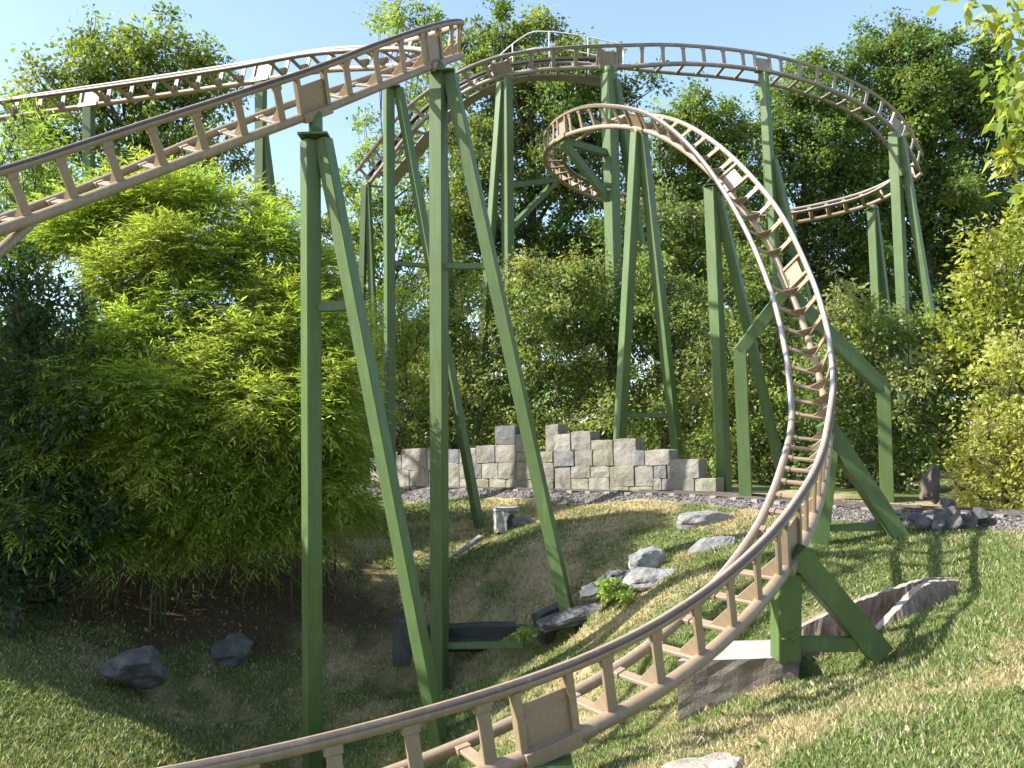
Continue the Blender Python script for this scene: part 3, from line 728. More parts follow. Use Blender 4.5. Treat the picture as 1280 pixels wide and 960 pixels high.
# little masonry inlet on the bank
ms = empty('stone_inlet', at(628, 662, 17.2), 'small grey stone inlet with a flat cap sunk in the grass', 'stone inlet')
def slab(c, sx, sy, sz, rz, tilt=(0, 0), bev=.02, jit=.012, seed=0):
    bm = bmesh.new(); bmesh.ops.create_cube(bm, size=1); r_ = random.Random(seed)
    bmesh.ops.subdivide_edges(bm, edges=bm.edges, cuts=3, use_grid_fill=True)
    for v in bm.verts: v.co = Vector((v.co.x*sx + r_.uniform(-jit, jit), v.co.y*sy + r_.uniform(-jit, jit), v.co.z*sz + r_.uniform(-jit, jit)))
    bm.transform(Matrix.Translation(Vector(c)) @ Matrix.Rotation(rz, 4, 'Z') @ Matrix.Rotation(tilt[0], 4, 'X') @ Matrix.Rotation(tilt[1], 4, 'Y')); return bm
from_bm('cap_stone', slab(at(632, 636, 17.2), .42, .38, .07, .15, seed=1), CONC, ms)
from_bm('side_stone', slab(at(625, 652, 17.15), .2, .36, .36, .15, seed=2), CONC, ms)
from_bm('side_stone', slab(at(650, 655, 17.4), .44, .3, .26, .4, (.1, .25), jit=.03, seed=3), ROCK, ms)
tag(from_bm('plank', slab(at(586, 682, 16.5), .6, .13, .05, .55, (0, -.5), seed=4), WOODY), 'short weathered plank leaning by the foot of a green leg', 'plank')
# slab at the pit edge by the leg foot
tag(from_bm('stone_slab', slab(at(712, 772, 13.1), .85, .28, .12, .25, (.25, -.28), jit=.03, seed=5), DROCK), 'dark sloping stone slab beside the foot of the right hand leg', 'slab')
# shaded culvert in the pit
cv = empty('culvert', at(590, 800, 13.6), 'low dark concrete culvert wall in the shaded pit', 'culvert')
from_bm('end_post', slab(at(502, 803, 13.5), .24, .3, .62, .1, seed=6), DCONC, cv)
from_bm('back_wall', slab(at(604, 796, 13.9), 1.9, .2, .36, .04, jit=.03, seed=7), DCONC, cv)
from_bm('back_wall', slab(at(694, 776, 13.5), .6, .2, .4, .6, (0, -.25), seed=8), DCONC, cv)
# concrete foundation block under the marked support
d12 = dep(tB.rail['C'][PB['s12']]); z12 = at(982, 824, d12)[2] - .006
bm = bmesh.new()
fA, fB = at(846, 842, 9.15), at(998, 846, 9.2)
p_ = [fA, fB, fB + np.array([.32, 1.0, 0]), fA + np.array([.62, 1.0, 0])]
lo = [bm.verts.new((q_[0], q_[1], z12 - .62)) for q_ in p_]; hi = [bm.verts.new((q_[0], q_[1], z12)) for q_ in p_]
bm.faces.new(lo[::-1]); bm.faces.new(hi)
for i in range(4): bm.faces.new((lo[i], lo[(i+1)%4], hi[(i+1)%4], hi[i]))
bmesh.ops.subdivide_edges(bm, edges=bm.edges, cuts=7, use_grid_fill=True)
r_ = random.Random(3)
for v in bm.verts: v.co += Vector((r_.uniform(-.006,.006), r_.uniform(-.008,.008), 0 if v.co.z > z12-.01 else r_.uniform(-.01,.01)))
fb = from_bm('foundation_block', bm, [stone('block_side_shaded', [(0.11,.088,.066),(0.18,.148,.115),(.26,.22,.175)], 4, .9, .04), CONC]); fb['label'] = 'concrete foundation block on the slope under the marked green support'; fb['category'] = 'concrete block'  # sides darker than the top: shade of the upright faces painted in
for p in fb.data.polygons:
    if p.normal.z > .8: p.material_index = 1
# trough walls
def ribbon(name, label, pts, h0, h1, th, mat, tilt=0):
    P = spline(np.array(pts), 10); n = len(P); bm = bmesh.new(); T_ = np.gradient(P, axis=0); T_[:, 2] = 0; T_ /= np.linalg.norm(T_, axis=1)[:, None]
    Nn = np.stack([T_[:, 1], -T_[:, 0], np.zeros(n)], -1); rows = []; r_ = random.Random(4)
    for i in range(n):
        f = i/(n-1); h = h0 + (h1-h0)*f; jl = lambda a: r_.uniform(-a, a)
        ring = [P[i] + Nn[i]*th/2 + [0,0,jl(.008)], P[i] - Nn[i]*th/2 + [0,0,jl(.008)]]
        for s_ in (.25, .5, .75, 1): ring.append(P[i] - Nn[i]*(th/2 + jl(.018)) - [0,0,h*s_])
        for s_ in (1, .75, .5, .25): ring.append(P[i] + Nn[i]*(th/2 + tilt*s_ + jl(.022)) - [0,0,h*s_])
        rows.append([bm.verts.new(v) for v in ring])
    m = len(rows[0])
    for a_, b_ in zip(rows[:-1], rows[1:]):
        for k in range(m):
            f = bm.faces.new((a_[k], a_[(k+1)%m], b_[(k+1)%m], b_[k])); f.material_index = 1 if k == 0 else 0
    bm.faces.new(rows[0][::-1]); bm.faces.new(rows[-1]); bmesh.ops.recalc_face_normals(bm, faces=bm.faces)
    return tag(from_bm(name, bm, [mat, LIP]), label, 'retaining wall', 'curved retaining walls of the trench on the slope')
ribbon('retaining_wall', 'far curved edge wall of the trench behind the thick diagonal brace', [at(985,790,10.45), at(1036,765,10.55), at(1076,749,10.7), at(1115,736,10.85), at(1159,723,11.0), at(1211,722,11.05)], .62, .25, .09, EARTHY)
ribbon('retaining_wall', 'near curved edge wall of the trench, rough and tapering to the right', [at(1050,828,9.75), at(1065,815,9.85), at(1091,791,10.0), at(1126,754,10.25), at(1148,734,10.45), at(1170,726,10.7), at(1208,726,10.95)], .6, .35, .09, EARTHY, .12)

# ------------------------------------------------------------------ foliage
def unit(v): return v / (np.linalg.norm(v, axis=-1, keepdims=True) + 1e-9)
def leaf_quads(C, A, N_, L, W, fold=.15):
    S_ = unit(np.cross(A, N_)); L = L[:, None]; W = W[:, None]; Nn = unit(np.cross(S_, A))
    return np.stack([C, C + A*L*.42 + S_*W*.5 + Nn*W*fold, C + A*L, C + A*L*.42 - S_*W*.5 + Nn*W*fold], 1)
def crown_leaves(blobs, per_m2, L, asp, pal, rs, clump=.3, squash=.85, shell=2.0, droop=.25):
    """blobs: (centre, radius). pal: list of base colours. leaves sit in clumps through the blob's volume"""
    Cs, As, Ns, Ls, Ws, Co = [], [], [], [], [], []
    pal = np.array(pal)
    for c, R in blobs:
        nleaf = int(per_m2 * math.pi * R * R); ncl = max(6, int(nleaf / 55))
        dv = unit(rs.normal(size=(ncl, 3))); rad = R * rs.random(ncl)**(1/shell)
        cc = np.asarray(c) + dv*rad[:, None]*np.array([1, 1, squash])
        bt = pal[rs.integers(len(pal))]
        ct = .5*bt + .5*pal[rs.integers(len(pal), size=ncl)]; ct = ct*rs.uniform(.75, 1.25, (ncl, 1))
        id_ = rs.integers(ncl, size=nleaf); rc = clump*rs.uniform(.5, 1.15, ncl)
        off = rs.normal(size=(nleaf, 3))*rc[id_][:, None]*np.array([.62, .62, .45])
        Cs.append(cc[id_] + off); A = unit(unit(off)*.7 + rs.normal(size=(nleaf, 3))*.6 + dv[id_]*.4 - np.array([0, 0, droop])); As.append(A)
        Ns.append(unit(rs.normal(size=(nleaf, 3))*.7 + np.array([0, 0, .9]) + dv[id_]*.3))
        l_ = L*rs.uniform(.65, 1.3, nleaf); Ls.append(l_); Ws.append(l_*asp*rs.uniform(.8, 1.2, nleaf))
        Co.append(ct[id_]*rs.uniform(.8, 1.2, (nleaf, 1)))
    C, A, N_, L_, W_, Co = map(np.concatenate, (Cs, As, Ns, Ls, Ws, Co))
    return leaf_quads(C, A, N_, L_, W_), Co*1.95
def limbs(root, base, top, blobs, r0, rs, mat=BARK, name='trunk', twigs=3, sats=()):
    bm = bmesh.new()
    for c_, s_ in sats: tube(bm, [c_, (c_ + s_)/2 + rs.normal(size=3)*.08, s_], [.022, .014, .005], 5)
    base = np.asarray(base, float); top = np.asarray(top, float)
    ts = np.linspace(0, 1, 7); wob = rs.normal(size=(7, 3))*.10; wob[0] = 0; wob[:, 2] = 0
    tp = [base + (top-base)*x + wob[i] for i, x in enumerate(ts)]
    tube(bm, tp, [r0*(1 - .72*x) for x in ts], 8)
    for c, R in blobs:
        c = np.asarray(c); f = np.clip((c[2] - R*1.2 - base[2]) / max(.1, (top[2]-base[2])), .15, .96)
        f = f*.85; s = base + (top-base)*f; e = c + rs.normal(size=3)*R*.2; mid = (s+e)/2 + np.array([0, 0, -.12*np.linalg.norm(e-s)]) + rs.normal(size=3)*.12
        q = (s*.35 + mid*.8 + e*.0)/1.15
        rr_ = max(.02, r0*(1 - .72*f)*.55)
        tube(bm, [s, q, mid, (mid+e)/2 + rs.normal(size=3)*.06, e], [rr_, rr_*.8, rr_*.62, rr_*.42, rr_*.2], 6)
        for _ in range(twigs):
            e2 = c + unit(rs.normal(size=3))*R*.85; m2 = (mid + e2)/2 + rs.normal(size=3)*.08
            tube(bm, [mid, m2, e2], [rr_*.4, rr_*.25, rr_*.08], 5)
    return from_bm(name, bm, mat, root)
OAK = [(.085,.125,.026), (.075,.115,.030), (.110,.140,.028), (.06,.10,.028), (.12,.135,.035)]
DEEP = [(.060,.100,.026), (.048,.085,.026), (.085,.118,.028), (.07,.10,.035), (.105,.125,.03)]
LIGHT = [(.13,.18,.035), (.15,.19,.04), (.115,.165,.03)]
YEL = [(.20,.205,.05), (.245,.235,.065), (.165,.19,.045), (.22,.21,.07)]
YGR = [(.16,.18,.035), (.20,.20,.04), (.12,.15,.032)]
HEDGE = [(.105,.14,.042), (.135,.155,.06), (.085,.125,.036), (.16,.17,.065), (.12,.16,.04)]
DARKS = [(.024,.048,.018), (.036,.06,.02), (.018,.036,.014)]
def px_blobs(lst, d, jit=.5, rs=rng):
    out = []
    for it in lst:
        px, py, r_ = it[:3]; dd = (it[3] if len(it) > 3 else d) + rs.uniform(-jit, jit); out.append((at(px, py, dd), r_*dd/F))
    return out
def tree(label, d, lst, base_px, pal, per=620, L=.15, asp=.55, r0=.2, seed=0, cat='tree', name='broadleaf_tree', jit=.8, clump=.3, trunk='trunk', group='trees behind the coaster', mat=LEAF, twigs=3, topf=None, shell=2.0):
    rs = np.random.default_rng(seed); bl = px_blobs(lst, d, jit, rs)
    b0 = at(base_px[0], 560, d); b0[2] = g1(b0[0], b0[1]) - .15
    cs = np.array([c for c, _ in bl]); top = np.array([cs[:, 0].mean()*.6 + b0[0]*.4, cs[:, 1].mean(), np.percentile(cs[:, 2], 80)])
    root = empty(name, b0, label, cat, group)
    sats = []
    for c_, R_ in bl:
        for _ in range(3):
            dv = unit(rs.normal(size=3)*np.array([1, .6, 1]) + np.array([0, 0, .35])); sats.append((c_, c_ + dv*R_*rs.uniform(1.05, 1.45), R_*rs.uniform(.16, .32)))
    limbs(root, b0, top, bl, r0, rs, name=trunk, twigs=twigs, sats=[(a_, b_) for a_, b_, _ in sats])
    Q, co = crown_leaves(bl + [(b_, r_) for _, b_, r_ in sats], per, L, asp, pal, rs, clump, shell=shell)
    link('crown' if trunk == 'trunk' else 'foliage', arr_mesh('crown', Q, 4, co), mat, root)
    return root

tree('spreading oak behind the left track with sky around its crown', 24.5,
 [(185,62,42),(150,60,30),(112,52,26),(95,80,28),(240,78,38),(270,90,26),(55,110,36),(110,120,45),(170,115,52),(232,128,46),(282,125,20),(70,165,42),(140,175,48),(205,180,46),(255,185,34),(30,150,34),(235,235,30),(175,235,38),(300,200,18),(265,235,22),(190,290,40),(120,290,45),(230,320,40),(60,240,45)], (190,), OAK, 640, .125, .6, .26, 11)
tree('thin pale tree with sky showing through, behind the near A-frames', 33,
 [(500,20,24),(475,25,14),(530,28,22),(545,55,24),(520,75,20),(455,190,22),(430,230,24),(470,250,30),(445,290,30),(500,180,26),(525,220,28),(470,320,32),(510,300,30),(550,250,30),(540,160,26),(430,340,30),(560,330,32),(330,250,22),(365,260,16),(345,300,25),(410,290,18),(520,350,35),(455,150,14),(530,120,26),(560,140,24),(500,260,30),(545,300,34),(440,370,34),(480,370,36),(555,370,32),(415,320,22)], (490,), LIGHT+OAK[:2], 430, .15, .5, .16, 12)
tree('dense green tree filling the space below the crest', 31,
 [(640,60,34),(612,45,22),(665,40,22),(600,85,30),(690,78,36),(655,105,40),(735,112,40),(700,125,40),(610,125,36),(650,160,48),(720,175,48),(580,175,40),(600,215,46),(670,225,52),(735,235,44),(785,118,20),(815,100,14),(770,160,26),(630,280,50),(700,290,50),(575,265,40),(750,300,44),(600,330,46),(680,345,50),(770,340,40),(560,110,24),(625,20,16),(675,22,18),(705,50,22),(580,60,18),(740,80,24),(560,330,40),(560,400,40),(640,390,46)], (668,), OAK+DEEP, 560, .145, .6, .26, 13)
tree('mid green tree behind the middle loop under a patch of sky', 33,
 [(858,145,34),(830,160,22),(895,150,34),(925,165,26),(845,190,36),(890,200,44),(930,215,36),(820,235,34),(870,250,48),(920,270,46),(810,300,46),(860,320,50),(925,330,50),(800,350,40),(885,370,50),(800,270,40),(790,220,24),(830,400,50),(940,380,50),(870,130,20)], (880,), OAK+LIGHT[:1], 560, .14, .6, .22, 14)
tree('tree right of the slim posts with a lit left edge', 34,
 [(1005,95,24),(1035,85,20),(985,120,30),(1025,125,36),(975,165,40),(1030,175,46),(985,215,46),(1040,230,46),(960,260,36),(1010,280,50),(970,320,46),(1040,330,50),(1060,290,40),(1010,370,46),(960,380,40),(1060,150,34),(1080,230,40),(930,300,36),(1015,80,16),(960,130,22)], (1010,), OAK+DEEP[:3], 560, .145, .6, .22, 15)
tree('large dark tree crowning the right side behind the far bend', 35,
 [(1090,72,30),(1125,62,32),(1160,72,34),(1065,95,26),(1110,105,42),(1160,115,46),(1205,98,34),(1240,80,26),(1235,125,36),(1200,140,44),(1130,155,48),(1075,140,36),(1095,200,50),(1160,200,54),(1220,190,46),(1265,150,36),(1120,260,56),(1190,265,58),(1250,240,46),(1080,310,50),(1150,325,56),(1220,320,50),(1275,290,44),(1100,380,46),(1180,390,50),(1310,200,50),(1140,45,22),(1185,55,22),(1225,62,20),(1250,95,26),(1050,200,40),(1060,370,40),(1230,400,46)], (1165,), DEEP+OAK[:2], 600, .145, .6, .3, 16)
tree('yellow green leaning tree at the right edge above the yellow bush', 19,
 [(1262,300,34),(1235,320,30),(1280,350,46),(1225,360,36),(1250,400,44),(1205,410,32),(1290,430,50),(1225,455,40),(1270,480,40),(1300,290,36),(1190,450,26)], (1275,), YGR, 640, .13, .5, .13, 17, group='trees beside the right edge')
tree('slender tree standing in front of the low back track beside the middle loop', 26.3,
 [(795,262,20),(830,250,24),(862,270,28),(900,266,26),(935,285,24),(850,305,34),(905,320,34),(870,350,36),(825,330,30),(780,300,24),(960,300,20),(920,235,16)], (868,), OAK+HEDGE[:2], 520, .13, .55, .09, 19)
# overhanging near branch at the top right
rs = np.random.default_rng(18); b0 = np.array([8.6, 8.2, 0]); b0[2] = g1(8.6, 8.2) - .15
bl = px_blobs([(1275,30,34),(1250,12,22),(1300,90,50),(1275,110,30),(1235,8,16),(1290,160,40),(1268,175,18),(1340,60,80),(1340,200,80),(1420,100,120),(1210,6,10),(1190,10,7)], 8.6, .3, rs)
root = empty('overhanging_tree', b0, 'near tree at the right edge dangling long leaves into the top corner', 'tree', 'trees beside the right edge')
limbs(root, b0, b0 + np.array([.2, .3, 6.2]), [q_ for q_ in bl if q_[1] > .3], .13, rs, twigs=1)
Q, co = crown_leaves(bl, 330, .15, .44, YGR+LIGHT, rs, .16, droop=.4); link('crown', arr_mesh('crown', Q, 4, co), LEAF, root)

# understorey shrubs
def bush(label, d, lst, pal, seed, per=850, L=.10, asp=.55, name='shrub', clump=.24, group='shrubs behind the stone wall', base=None, shell=3.0):
    return tree(label, d, lst, (base or (lst[0][0],)), pal, per, L, asp, .05, seed, 'shrub', name, .5, clump, 'stems', group, shell=shell, twigs=2)
bush('tall grey green shrub behind the left part of the stone wall', 24.5, [(600,372,38),(560,420,44),(620,420,46),(580,470,50),(640,480,50),(540,500,44),(600,530,48),(650,545,40),(560,560,40),(520,545,40)], HEDGE, 21)
bush('highest shrub behind the middle of the stone wall, yellowish at its top', 23.5, [(690,350,36),(735,340,30),(660,390,44),(720,390,48),(765,400,36),(690,440,52),(745,450,50),(700,500,52),(760,510,46),(710,550,48),(660,560,34),(775,560,38),(650,340,26)], HEDGE + [(.15,.14,.03)], 22)
bush('shrub behind the right end of the stone wall with dark hollows', 23.5, [(830,370,40),(800,420,44),(860,420,46),(820,480,46),(875,470,42),(840,400,40),(860,530,36),(810,340,30)], HEDGE + DEEP[:2], 23)
bush('shrub right of the stone wall behind the A-frame', 21.0, [(925,350,40),(960,400,46),(915,420,42),(900,480,40),(955,470,50),(980,520,50),(920,540,40),(890,570,34),(950,580,44),(1000,580,44),(1000,450,40)], HEDGE, 24)
bush('grey leaved shrub between the plunging track and the right knee', 20, [(1050,380,34),(1080,410,40),(1040,440,40),(1075,470,46),(1030,500,40),(1065,530,48),(1040,580,44),(1090,580,40),(1110,540,34),(1120,420,30)], HEDGE + [(.13,.14,.065)], 25)
bush('tall loose shrub behind the standing stone', 19.5, [(1150,425,32),(1190,430,30),(1140,470,38),(1185,475,40),(1160,520,44),(1130,560,40),(1180,560,40),(1150,600,32),(1200,530,30),(1120,610,26)], HEDGE + OAK[:2], 26)
bush('bright yellow bush beside the railway at the right edge', 15.8, [(1255,520,32),(1280,490,36),(1235,550,32),(1270,570,42),(1215,580,26),(1240,605,36),(1290,620,42),(1300,540,48),(1205,612,18),(1265,635,22),(1245,480,30),(1285,440,36),(1225,520,22),(1265,450,24)], YEL, 27, 950, .095, .5, group='shrubs beside the right edge')
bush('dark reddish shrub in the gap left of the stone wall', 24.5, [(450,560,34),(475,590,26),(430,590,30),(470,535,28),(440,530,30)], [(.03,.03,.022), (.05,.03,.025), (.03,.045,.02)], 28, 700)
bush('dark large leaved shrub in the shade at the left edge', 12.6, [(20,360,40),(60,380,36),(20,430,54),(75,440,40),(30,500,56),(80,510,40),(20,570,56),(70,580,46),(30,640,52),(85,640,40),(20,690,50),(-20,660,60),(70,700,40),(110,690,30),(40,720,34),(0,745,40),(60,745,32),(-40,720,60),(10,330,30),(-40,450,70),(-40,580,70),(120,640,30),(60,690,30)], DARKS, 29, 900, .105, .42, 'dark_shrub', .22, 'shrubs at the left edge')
tree('feathery light green tree at the left edge beside the back rail', 17.5, [(10,190,36),(40,200,30),(20,150,20),(60,160,16),(70,225,26),(20,250,40),(60,270,32),(85,190,14),(-20,220,40),(30,300,36),(90,290,24),(-30,300,50)], (20,), LIGHT, 520, .17, .2, .09, 30, name='feathery_tree', group='trees at the left edge', mat=BLEAF)
bush('pale feathery bamboo bush behind the tallest A-frame', 25.0, [(500,385,30),(535,395,28),(490,420,32),(525,430,34),(505,465,34),(470,400,24),(470,450,28),(545,450,26)], LIGHT, 31, 850, .15, .16, 'bamboo_bush', .28)
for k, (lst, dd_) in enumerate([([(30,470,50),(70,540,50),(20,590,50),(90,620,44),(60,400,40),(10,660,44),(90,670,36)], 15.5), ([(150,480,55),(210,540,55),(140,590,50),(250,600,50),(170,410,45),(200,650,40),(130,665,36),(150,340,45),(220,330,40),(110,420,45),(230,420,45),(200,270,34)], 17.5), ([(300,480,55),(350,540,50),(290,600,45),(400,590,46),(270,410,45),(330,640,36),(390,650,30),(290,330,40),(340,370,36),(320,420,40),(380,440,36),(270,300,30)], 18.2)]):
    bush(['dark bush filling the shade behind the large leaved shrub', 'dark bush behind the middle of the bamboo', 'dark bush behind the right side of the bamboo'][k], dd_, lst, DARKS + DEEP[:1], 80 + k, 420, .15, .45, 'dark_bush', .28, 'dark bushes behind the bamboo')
# distant woodland and its gaps
rs = np.random.default_rng(40); bl = [(np.array([x_, rs.uniform(41, 46), rs.uniform(-.3, 4.5)]), rs.uniform(1.3, 2.0)) for x_ in np.linspace(-32, 36, 90)]
for k in range(150):
    x = rs.uniform(-34, 40); y = rs.uniform(43, 54); bl.append((np.array([x, y, rs.uniform(.5, 8.6 + 1.5*math.sin(x*.35))]), rs.uniform(1.2, 2.4)))
Q, co = crown_leaves(bl, 85, .36, .6, DEEP, rs, .6)
tag(link('woodland', arr_mesh('woodland', Q, 4, co), LEAF), 'dark wood far behind the coaster', 'woodland', kind='stuff')
# trees outside the frame at left, whose shade falls in the pit
for k, (x, y, h, R, lb) in enumerate([(-12.5, 11.5, 7.6, 2.0, 'shade tree standing left of the bamboo nearest the viewer'), (-14.5, 14.5, 8.5, 2.6, 'shade tree standing left of the bamboo farther away')]):
    rs = np.random.default_rng(60 + k); z0 = g1(x, y) - .1
    bl = [(np.array([x + rs.uniform(-1, 1)*R*.7, y + rs.uniform(-1, 1)*R*.7, z0 + h*rs.uniform(.35, .92)]), rs.uniform(.9, 1.3)) for _ in range(20)]
    root = empty('broadleaf_tree', (x, y, z0), lb, 'tree', 'trees at the left edge'); limbs(root, (x, y, z0), (x, y, z0 + h*.8), bl, .2, rs)
    Q, co = crown_leaves(bl, 520, .2, .6, OAK, rs, .3); link('crown', arr_mesh('crown', Q, 4, co), LEAF, root)

# bamboo : arching culms carrying sprays of long narrow leaves
def bamboo(label, lst, base_pts, seed, per=520, pal=LIGHT):
    rs = np.random.default_rng(seed); bl = [(c_, R_*.87) for c_, R_ in px_blobs(lst, 14, .35, rs)]
    b = np.mean(base_pts, 0); b[2] = g1(b[0], b[1]); root = empty('bamboo', b, label, 'bamboo', 'bamboo clumps on the left bank')
    bm = bmesh.new(); Cs, As, Ns, Ls, Ws, Co = [], [], [], [], [], []; pal = np.array(pal)
    for c, R in bl:
        for _ in range(1):
            s = base_pts[rs.integers(len(base_pts))] + rs.normal(size=3)*.35; s[2] = g1(s[0], s[1]) - .1
            e = c + rs.normal(size=3)*R*.4; h = e[2] - s[2]
            P = [s + (e - s)*np.array([f**2.2, f**2.2, f]) + np.array([0, 0, .15*h*math.sin(math.pi*f)*(.5)]) for f in np.linspace(0, 1, 8)]
            tube(bm, P, [.016*(1 - .75*f) + .002 for f in np.linspace(0, 1, 8)], 5)
        axis = np.array([b[0], b[1], c[2]]); ns = int(per*math.pi*R*R) + 8
        bt = pal[rs.integers(len(pal))]*rs.uniform(.85, 1.15)
        dv = unit(rs.normal(size=(ns, 3))); st = c + dv*(R*rs.random(ns)**.45)[:, None]*np.array([1, 1, .8])
        out = unit(c - axis + rs.normal(size=3)*.2); out[2] = 0
        dr = unit(rs.normal(size=(ns, 3))*np.array([.7, .7, .25]) + dv*.5 + out*.7 + np.array([0, 0, .05 + .3*float(np.clip((c[2]-1.5)/3, 0, 1))])); ln = rs.uniform(.25, .75, ns)
        sh = rs.uniform(.8, 1.2, (ns, 1))
        K = 13
        for k in range(K):
            f = (k + .5)/K; pos = st + dr*(ln*f)[:, None] + np.array([0, 0, -1.])*(ln*f*f*.28)[:, None]
            side = unit(np.cross(dr, np.array([0, 0, 1.])))*(1 if k % 2 else -1)
            a_ = unit(dr*.75 + side*rs.uniform(.25, .9, (ns, 1)) + np.array([0, 0, -1.])*rs.uniform(.05, .6, (ns, 1)) + rs.normal(size=(ns, 3))*.15)
            Cs.append(pos); As.append(a_); Ns.append(unit(np.array([0, 0, 1.]) + rs.normal(size=(ns, 3))*.35))
            l_ = rs.uniform(.09, .165, ns); Ls.append(l_); Ws.append(l_*rs.uniform(.15, .22, ns)); Co.append(bt*sh*rs.uniform(.85, 1.15, (ns, 1)))
    from_bm('culms', bm, CULM, root)
    C, A, N_, L_, W_, Co = map(np.concatenate, (Cs, As, Ns, Ls, Ws, Co))
    link('foliage', arr_mesh('foliage', leaf_quads(C, A, N_, L_, W_, .1), 4, Co*np.array([2.45, 2.15, 2.3])), BLEAF, root)
BP = [at(px, py, d) for px, py, d in ((170,735,14.2),(190,720,14.8),(250,705,15.2),(300,700,15.4),(350,690,15.6),(390,680,16))]
bamboo('tall arching bright green bamboo filling the left bank', [
 (200,238,40,15.2),(155,255,42,15.2),(245,250,42,15.4),(298,268,38,15.4),(340,300,36,15.4),(108,278,46,15.6),(380,335,32,15.6),(398,372,30,15.6),(60,300,36,15.6),
 (215,310,50,14.8),(285,330,46,14.8),(155,340,46,14.8),(345,380,46,14.8),(388,430,38,15),(236,385,52,14.2),(306,430,50,14.2),(165,420,46,14),(120,450,40,13.7),(375,480,46,14.4),(410,500,30,15)], BP, 71)
bamboo('lower drooping bamboo sprays in front of the tall clump', [
 (250,470,50,13.4),(180,490,46,13.2),(128,515,38,13.2),(318,510,50,13.5),(388,555,44,14),(410,585,34,14.6),(250,550,52,13.3),(182,570,46,13.3),(320,590,46,13.6),(130,590,40,13.5),(368,615,38,13.8),(235,620,40,13.6),(100,550,34,13.6),(445,632,26,15.4),(415,640,26,15),(415,405,30,15),(422,460,30,15),(420,515,30,15),(412,560,30,14.8),(400,500,34,13.9),(402,555,32,13.8),(385,520,38,13.6),(395,450,32,13.9),(406,475,30,13.7),(410,600,28,13.9),(385,400,34,14.2),(150,640,36,13.9),(200,655,34,13.8),(280,640,38,13.8),(330,645,34,13.9),(110,610,36,13.8),(90,480,36,12.6),(70,560,40,12.6),(60,430,28,12.8),(110,650,34,13.6),(160,672,30,13.6),(230,672,30,13.6),(300,668,30,13.7),(370,650,28,13.9),(395,625,30,13.8),(60,640,36,12.8)], BP, 72)
# weed beside the dark boulder
def weed(label, px, py, d, R, seed, n=160, L=.1):
    rs = np.random.default_rng(seed); c = at(px, py, d); Q, co = crown_leaves([(c, R)], n/(math.pi*R*R), L, .45, LIGHT, rs, R*.5)
    tag(link('weed', arr_mesh('weed', Q, 4, co), LEAF), label, 'weed', 'weeds on the bank')
weed('leafy green weed growing before the dark layered boulder', 765, 735, 12.5, .16, 1)
weed('small weed below the broad pale boulder', 785, 745, 12.3, .09, 2, 70)
weed('weed at the right end of the culvert', 655, 790, 13.1, .12, 3, 90)

# ------------------------------------------------------------------ grass, fallen leaves
N = 430000
dd = rng.uniform(4.2, 21.0, N); pxx = rng.uniform(-60, 1340, N)
x = (pxx - 640)/F*dd; y = dd*1.0
li = litter(x, y); dr = dryness_and_shade(x, y); sd_ = segdist(x, y, RS[::6, :2])
# signed side of the railway : keep the camera side only, off the gravel
ry = np.interp(x, RS[::6, 0], RS[::6, 1])
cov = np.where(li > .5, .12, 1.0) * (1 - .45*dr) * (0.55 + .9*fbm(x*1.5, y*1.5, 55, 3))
keep = (rng.random(N) < cov) & (y < ry) & (sd_ > .66 + .15*vnoise(x*3, y*3, 5)) & (segdist(x, y, TROUGH_MID) > .33) & (segdist(x, y, np.array([PIT_A, PIT_B])) > .2)
bx0, bx1 = fA[0]-.02, fB[0]+.3; keep &= ~((x > bx0 + .62*(y - fA[1])) & (x < bx1) & (y > fA[1]-.02) & (y < fA[1]+1.0) & (gz(x, y, False) < z12+.02))
x, y, dd, dr = x[keep], y[keep], dd[keep], dr[keep]; n = len(x); z = gz(x, y)
h = rng.uniform(.022, .06, n)*(1 + .9*(fbm(x*1.1, y*1.1, 66) - .4)); wd = rng.uniform(.004, .009, n)*(.7 + dd/11)
th = rng.uniform(0, 6.283, n); lean = rng.uniform(.1, 1.1, n)*h; la = rng.uniform(0, 6.283, n)
b0 = np.stack([x, y, z - .006], -1); sx = np.stack([np.cos(th), np.sin(th), np.zeros(n)], -1)*wd[:, None]
tip = b0 + np.stack([np.cos(la)*lean, np.sin(la)*lean, h], -1)
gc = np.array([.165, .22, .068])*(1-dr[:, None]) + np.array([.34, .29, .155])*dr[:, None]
isd = rng.random(n) < .2 + .35*dr; gc[isd] = np.array([.42, .37, .22]); gc *= rng.uniform(.7, 1.3, (n, 1))
tag(link('grass', arr_mesh('grass', np.stack([b0 - sx, b0 + sx, tip], 1), 3, gc), GRASSM), 'short patchy lawn grass with dry yellow spots on the banks', 'grass', kind='stuff')
N = 5200
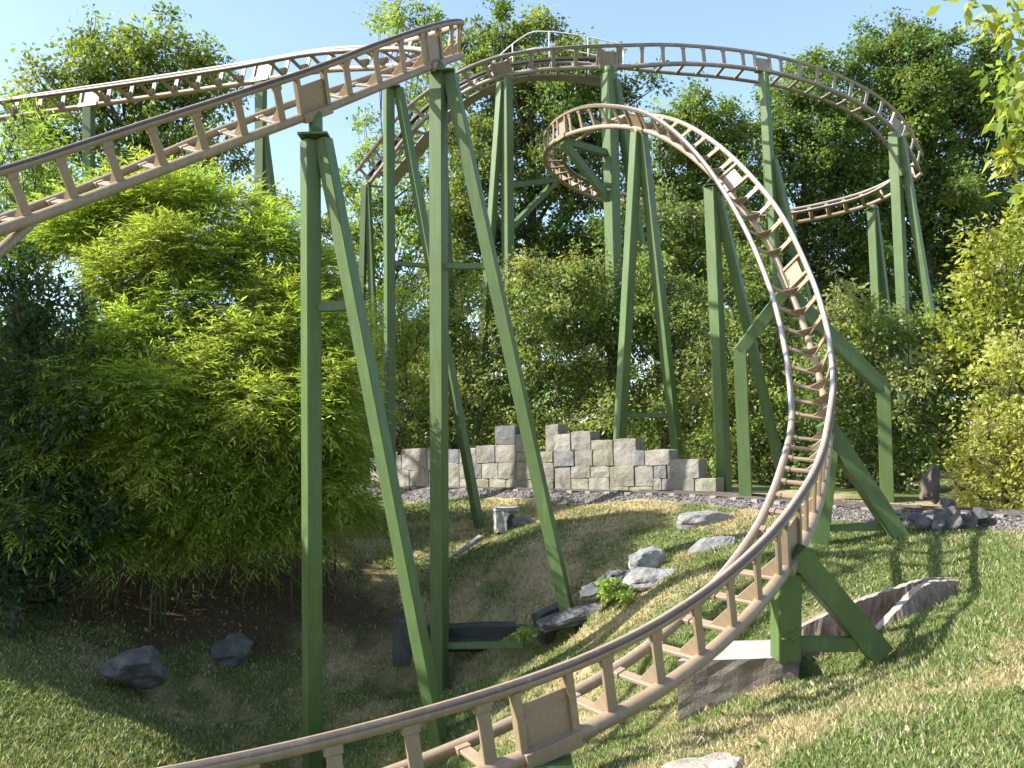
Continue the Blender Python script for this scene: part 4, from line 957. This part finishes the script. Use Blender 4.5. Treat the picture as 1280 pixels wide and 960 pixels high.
dd = rng.uniform(5, 17, N); pxx = rng.uniform(-40, 1300, N); x = (pxx-640)/F*dd; y = dd; li = litter(x, y)
keep = (rng.random(N) < .11 + .89*li) & (segdist(x, y, RS[::6, :2]) > .5); x, y = x[keep], y[keep]; n = len(x); z = gz(x, y) + .022
A = unit(np.stack([rng.normal(size=n), rng.normal(size=n), rng.normal(size=n)*.25], -1)); Nn = unit(np.stack([rng.normal(size=n)*.4, rng.normal(size=n)*.4, np.ones(n)], -1))
l_ = rng.uniform(.05, .11, n); cl_ = np.array([(.26,.18,.10),(.18,.115,.06),(.33,.25,.15)])[rng.integers(3, size=n)]*rng.uniform(.7, 1.2, (n, 1))
tag(link('fallen_leaves', arr_mesh('fallen_leaves', leaf_quads(np.stack([x, y, z], -1), A, Nn, l_, l_*.42), 4, cl_), DRYLEAF), 'brown fallen leaves scattered on the banks', 'fallen leaves', kind='stuff')

# broad leaved weeds and clover in the lawn
N = 420
dd = rng.uniform(4.8, 15, N); x = (rng.uniform(-40, 1320, N) - 640)/F*dd; y = dd
keep = (litter(x, y) < .4) & (segdist(x, y, RS[::6, :2]) > 1.3) & (segdist(x, y, TROUGH_MID) > .45) & (fbm(x*.8, y*.8, 91) > .45)
x, y = x[keep], y[keep]; z = gz(x, y); K = 9; n = len(x)
a_ = rng.uniform(0, 6.283, (n, K)); C = np.repeat(np.stack([x, y, z + .008], -1)[:, None], K, 1) + np.stack([np.cos(a_), np.sin(a_), 0*a_], -1)*rng.uniform(0, .06, (n, K, 1))
A = unit(np.stack([np.cos(a_), np.sin(a_), rng.uniform(.2, .9, (n, K))], -1)).reshape(-1, 3); l_ = rng.uniform(.035, .085, n*K)
wc = np.array([(.09,.15,.04),(.12,.18,.05),(.07,.12,.035)])[rng.integers(3, size=n*K)]
tag(link('lawn_weeds', arr_mesh('lawn_weeds', leaf_quads(C.reshape(-1, 3), A, np.tile([0, 0, 1.], (n*K, 1)), l_, l_*.5), 4, wc), GRASSM), 'low broad leaved weeds dotted through the lawn', 'weeds', kind='stuff')
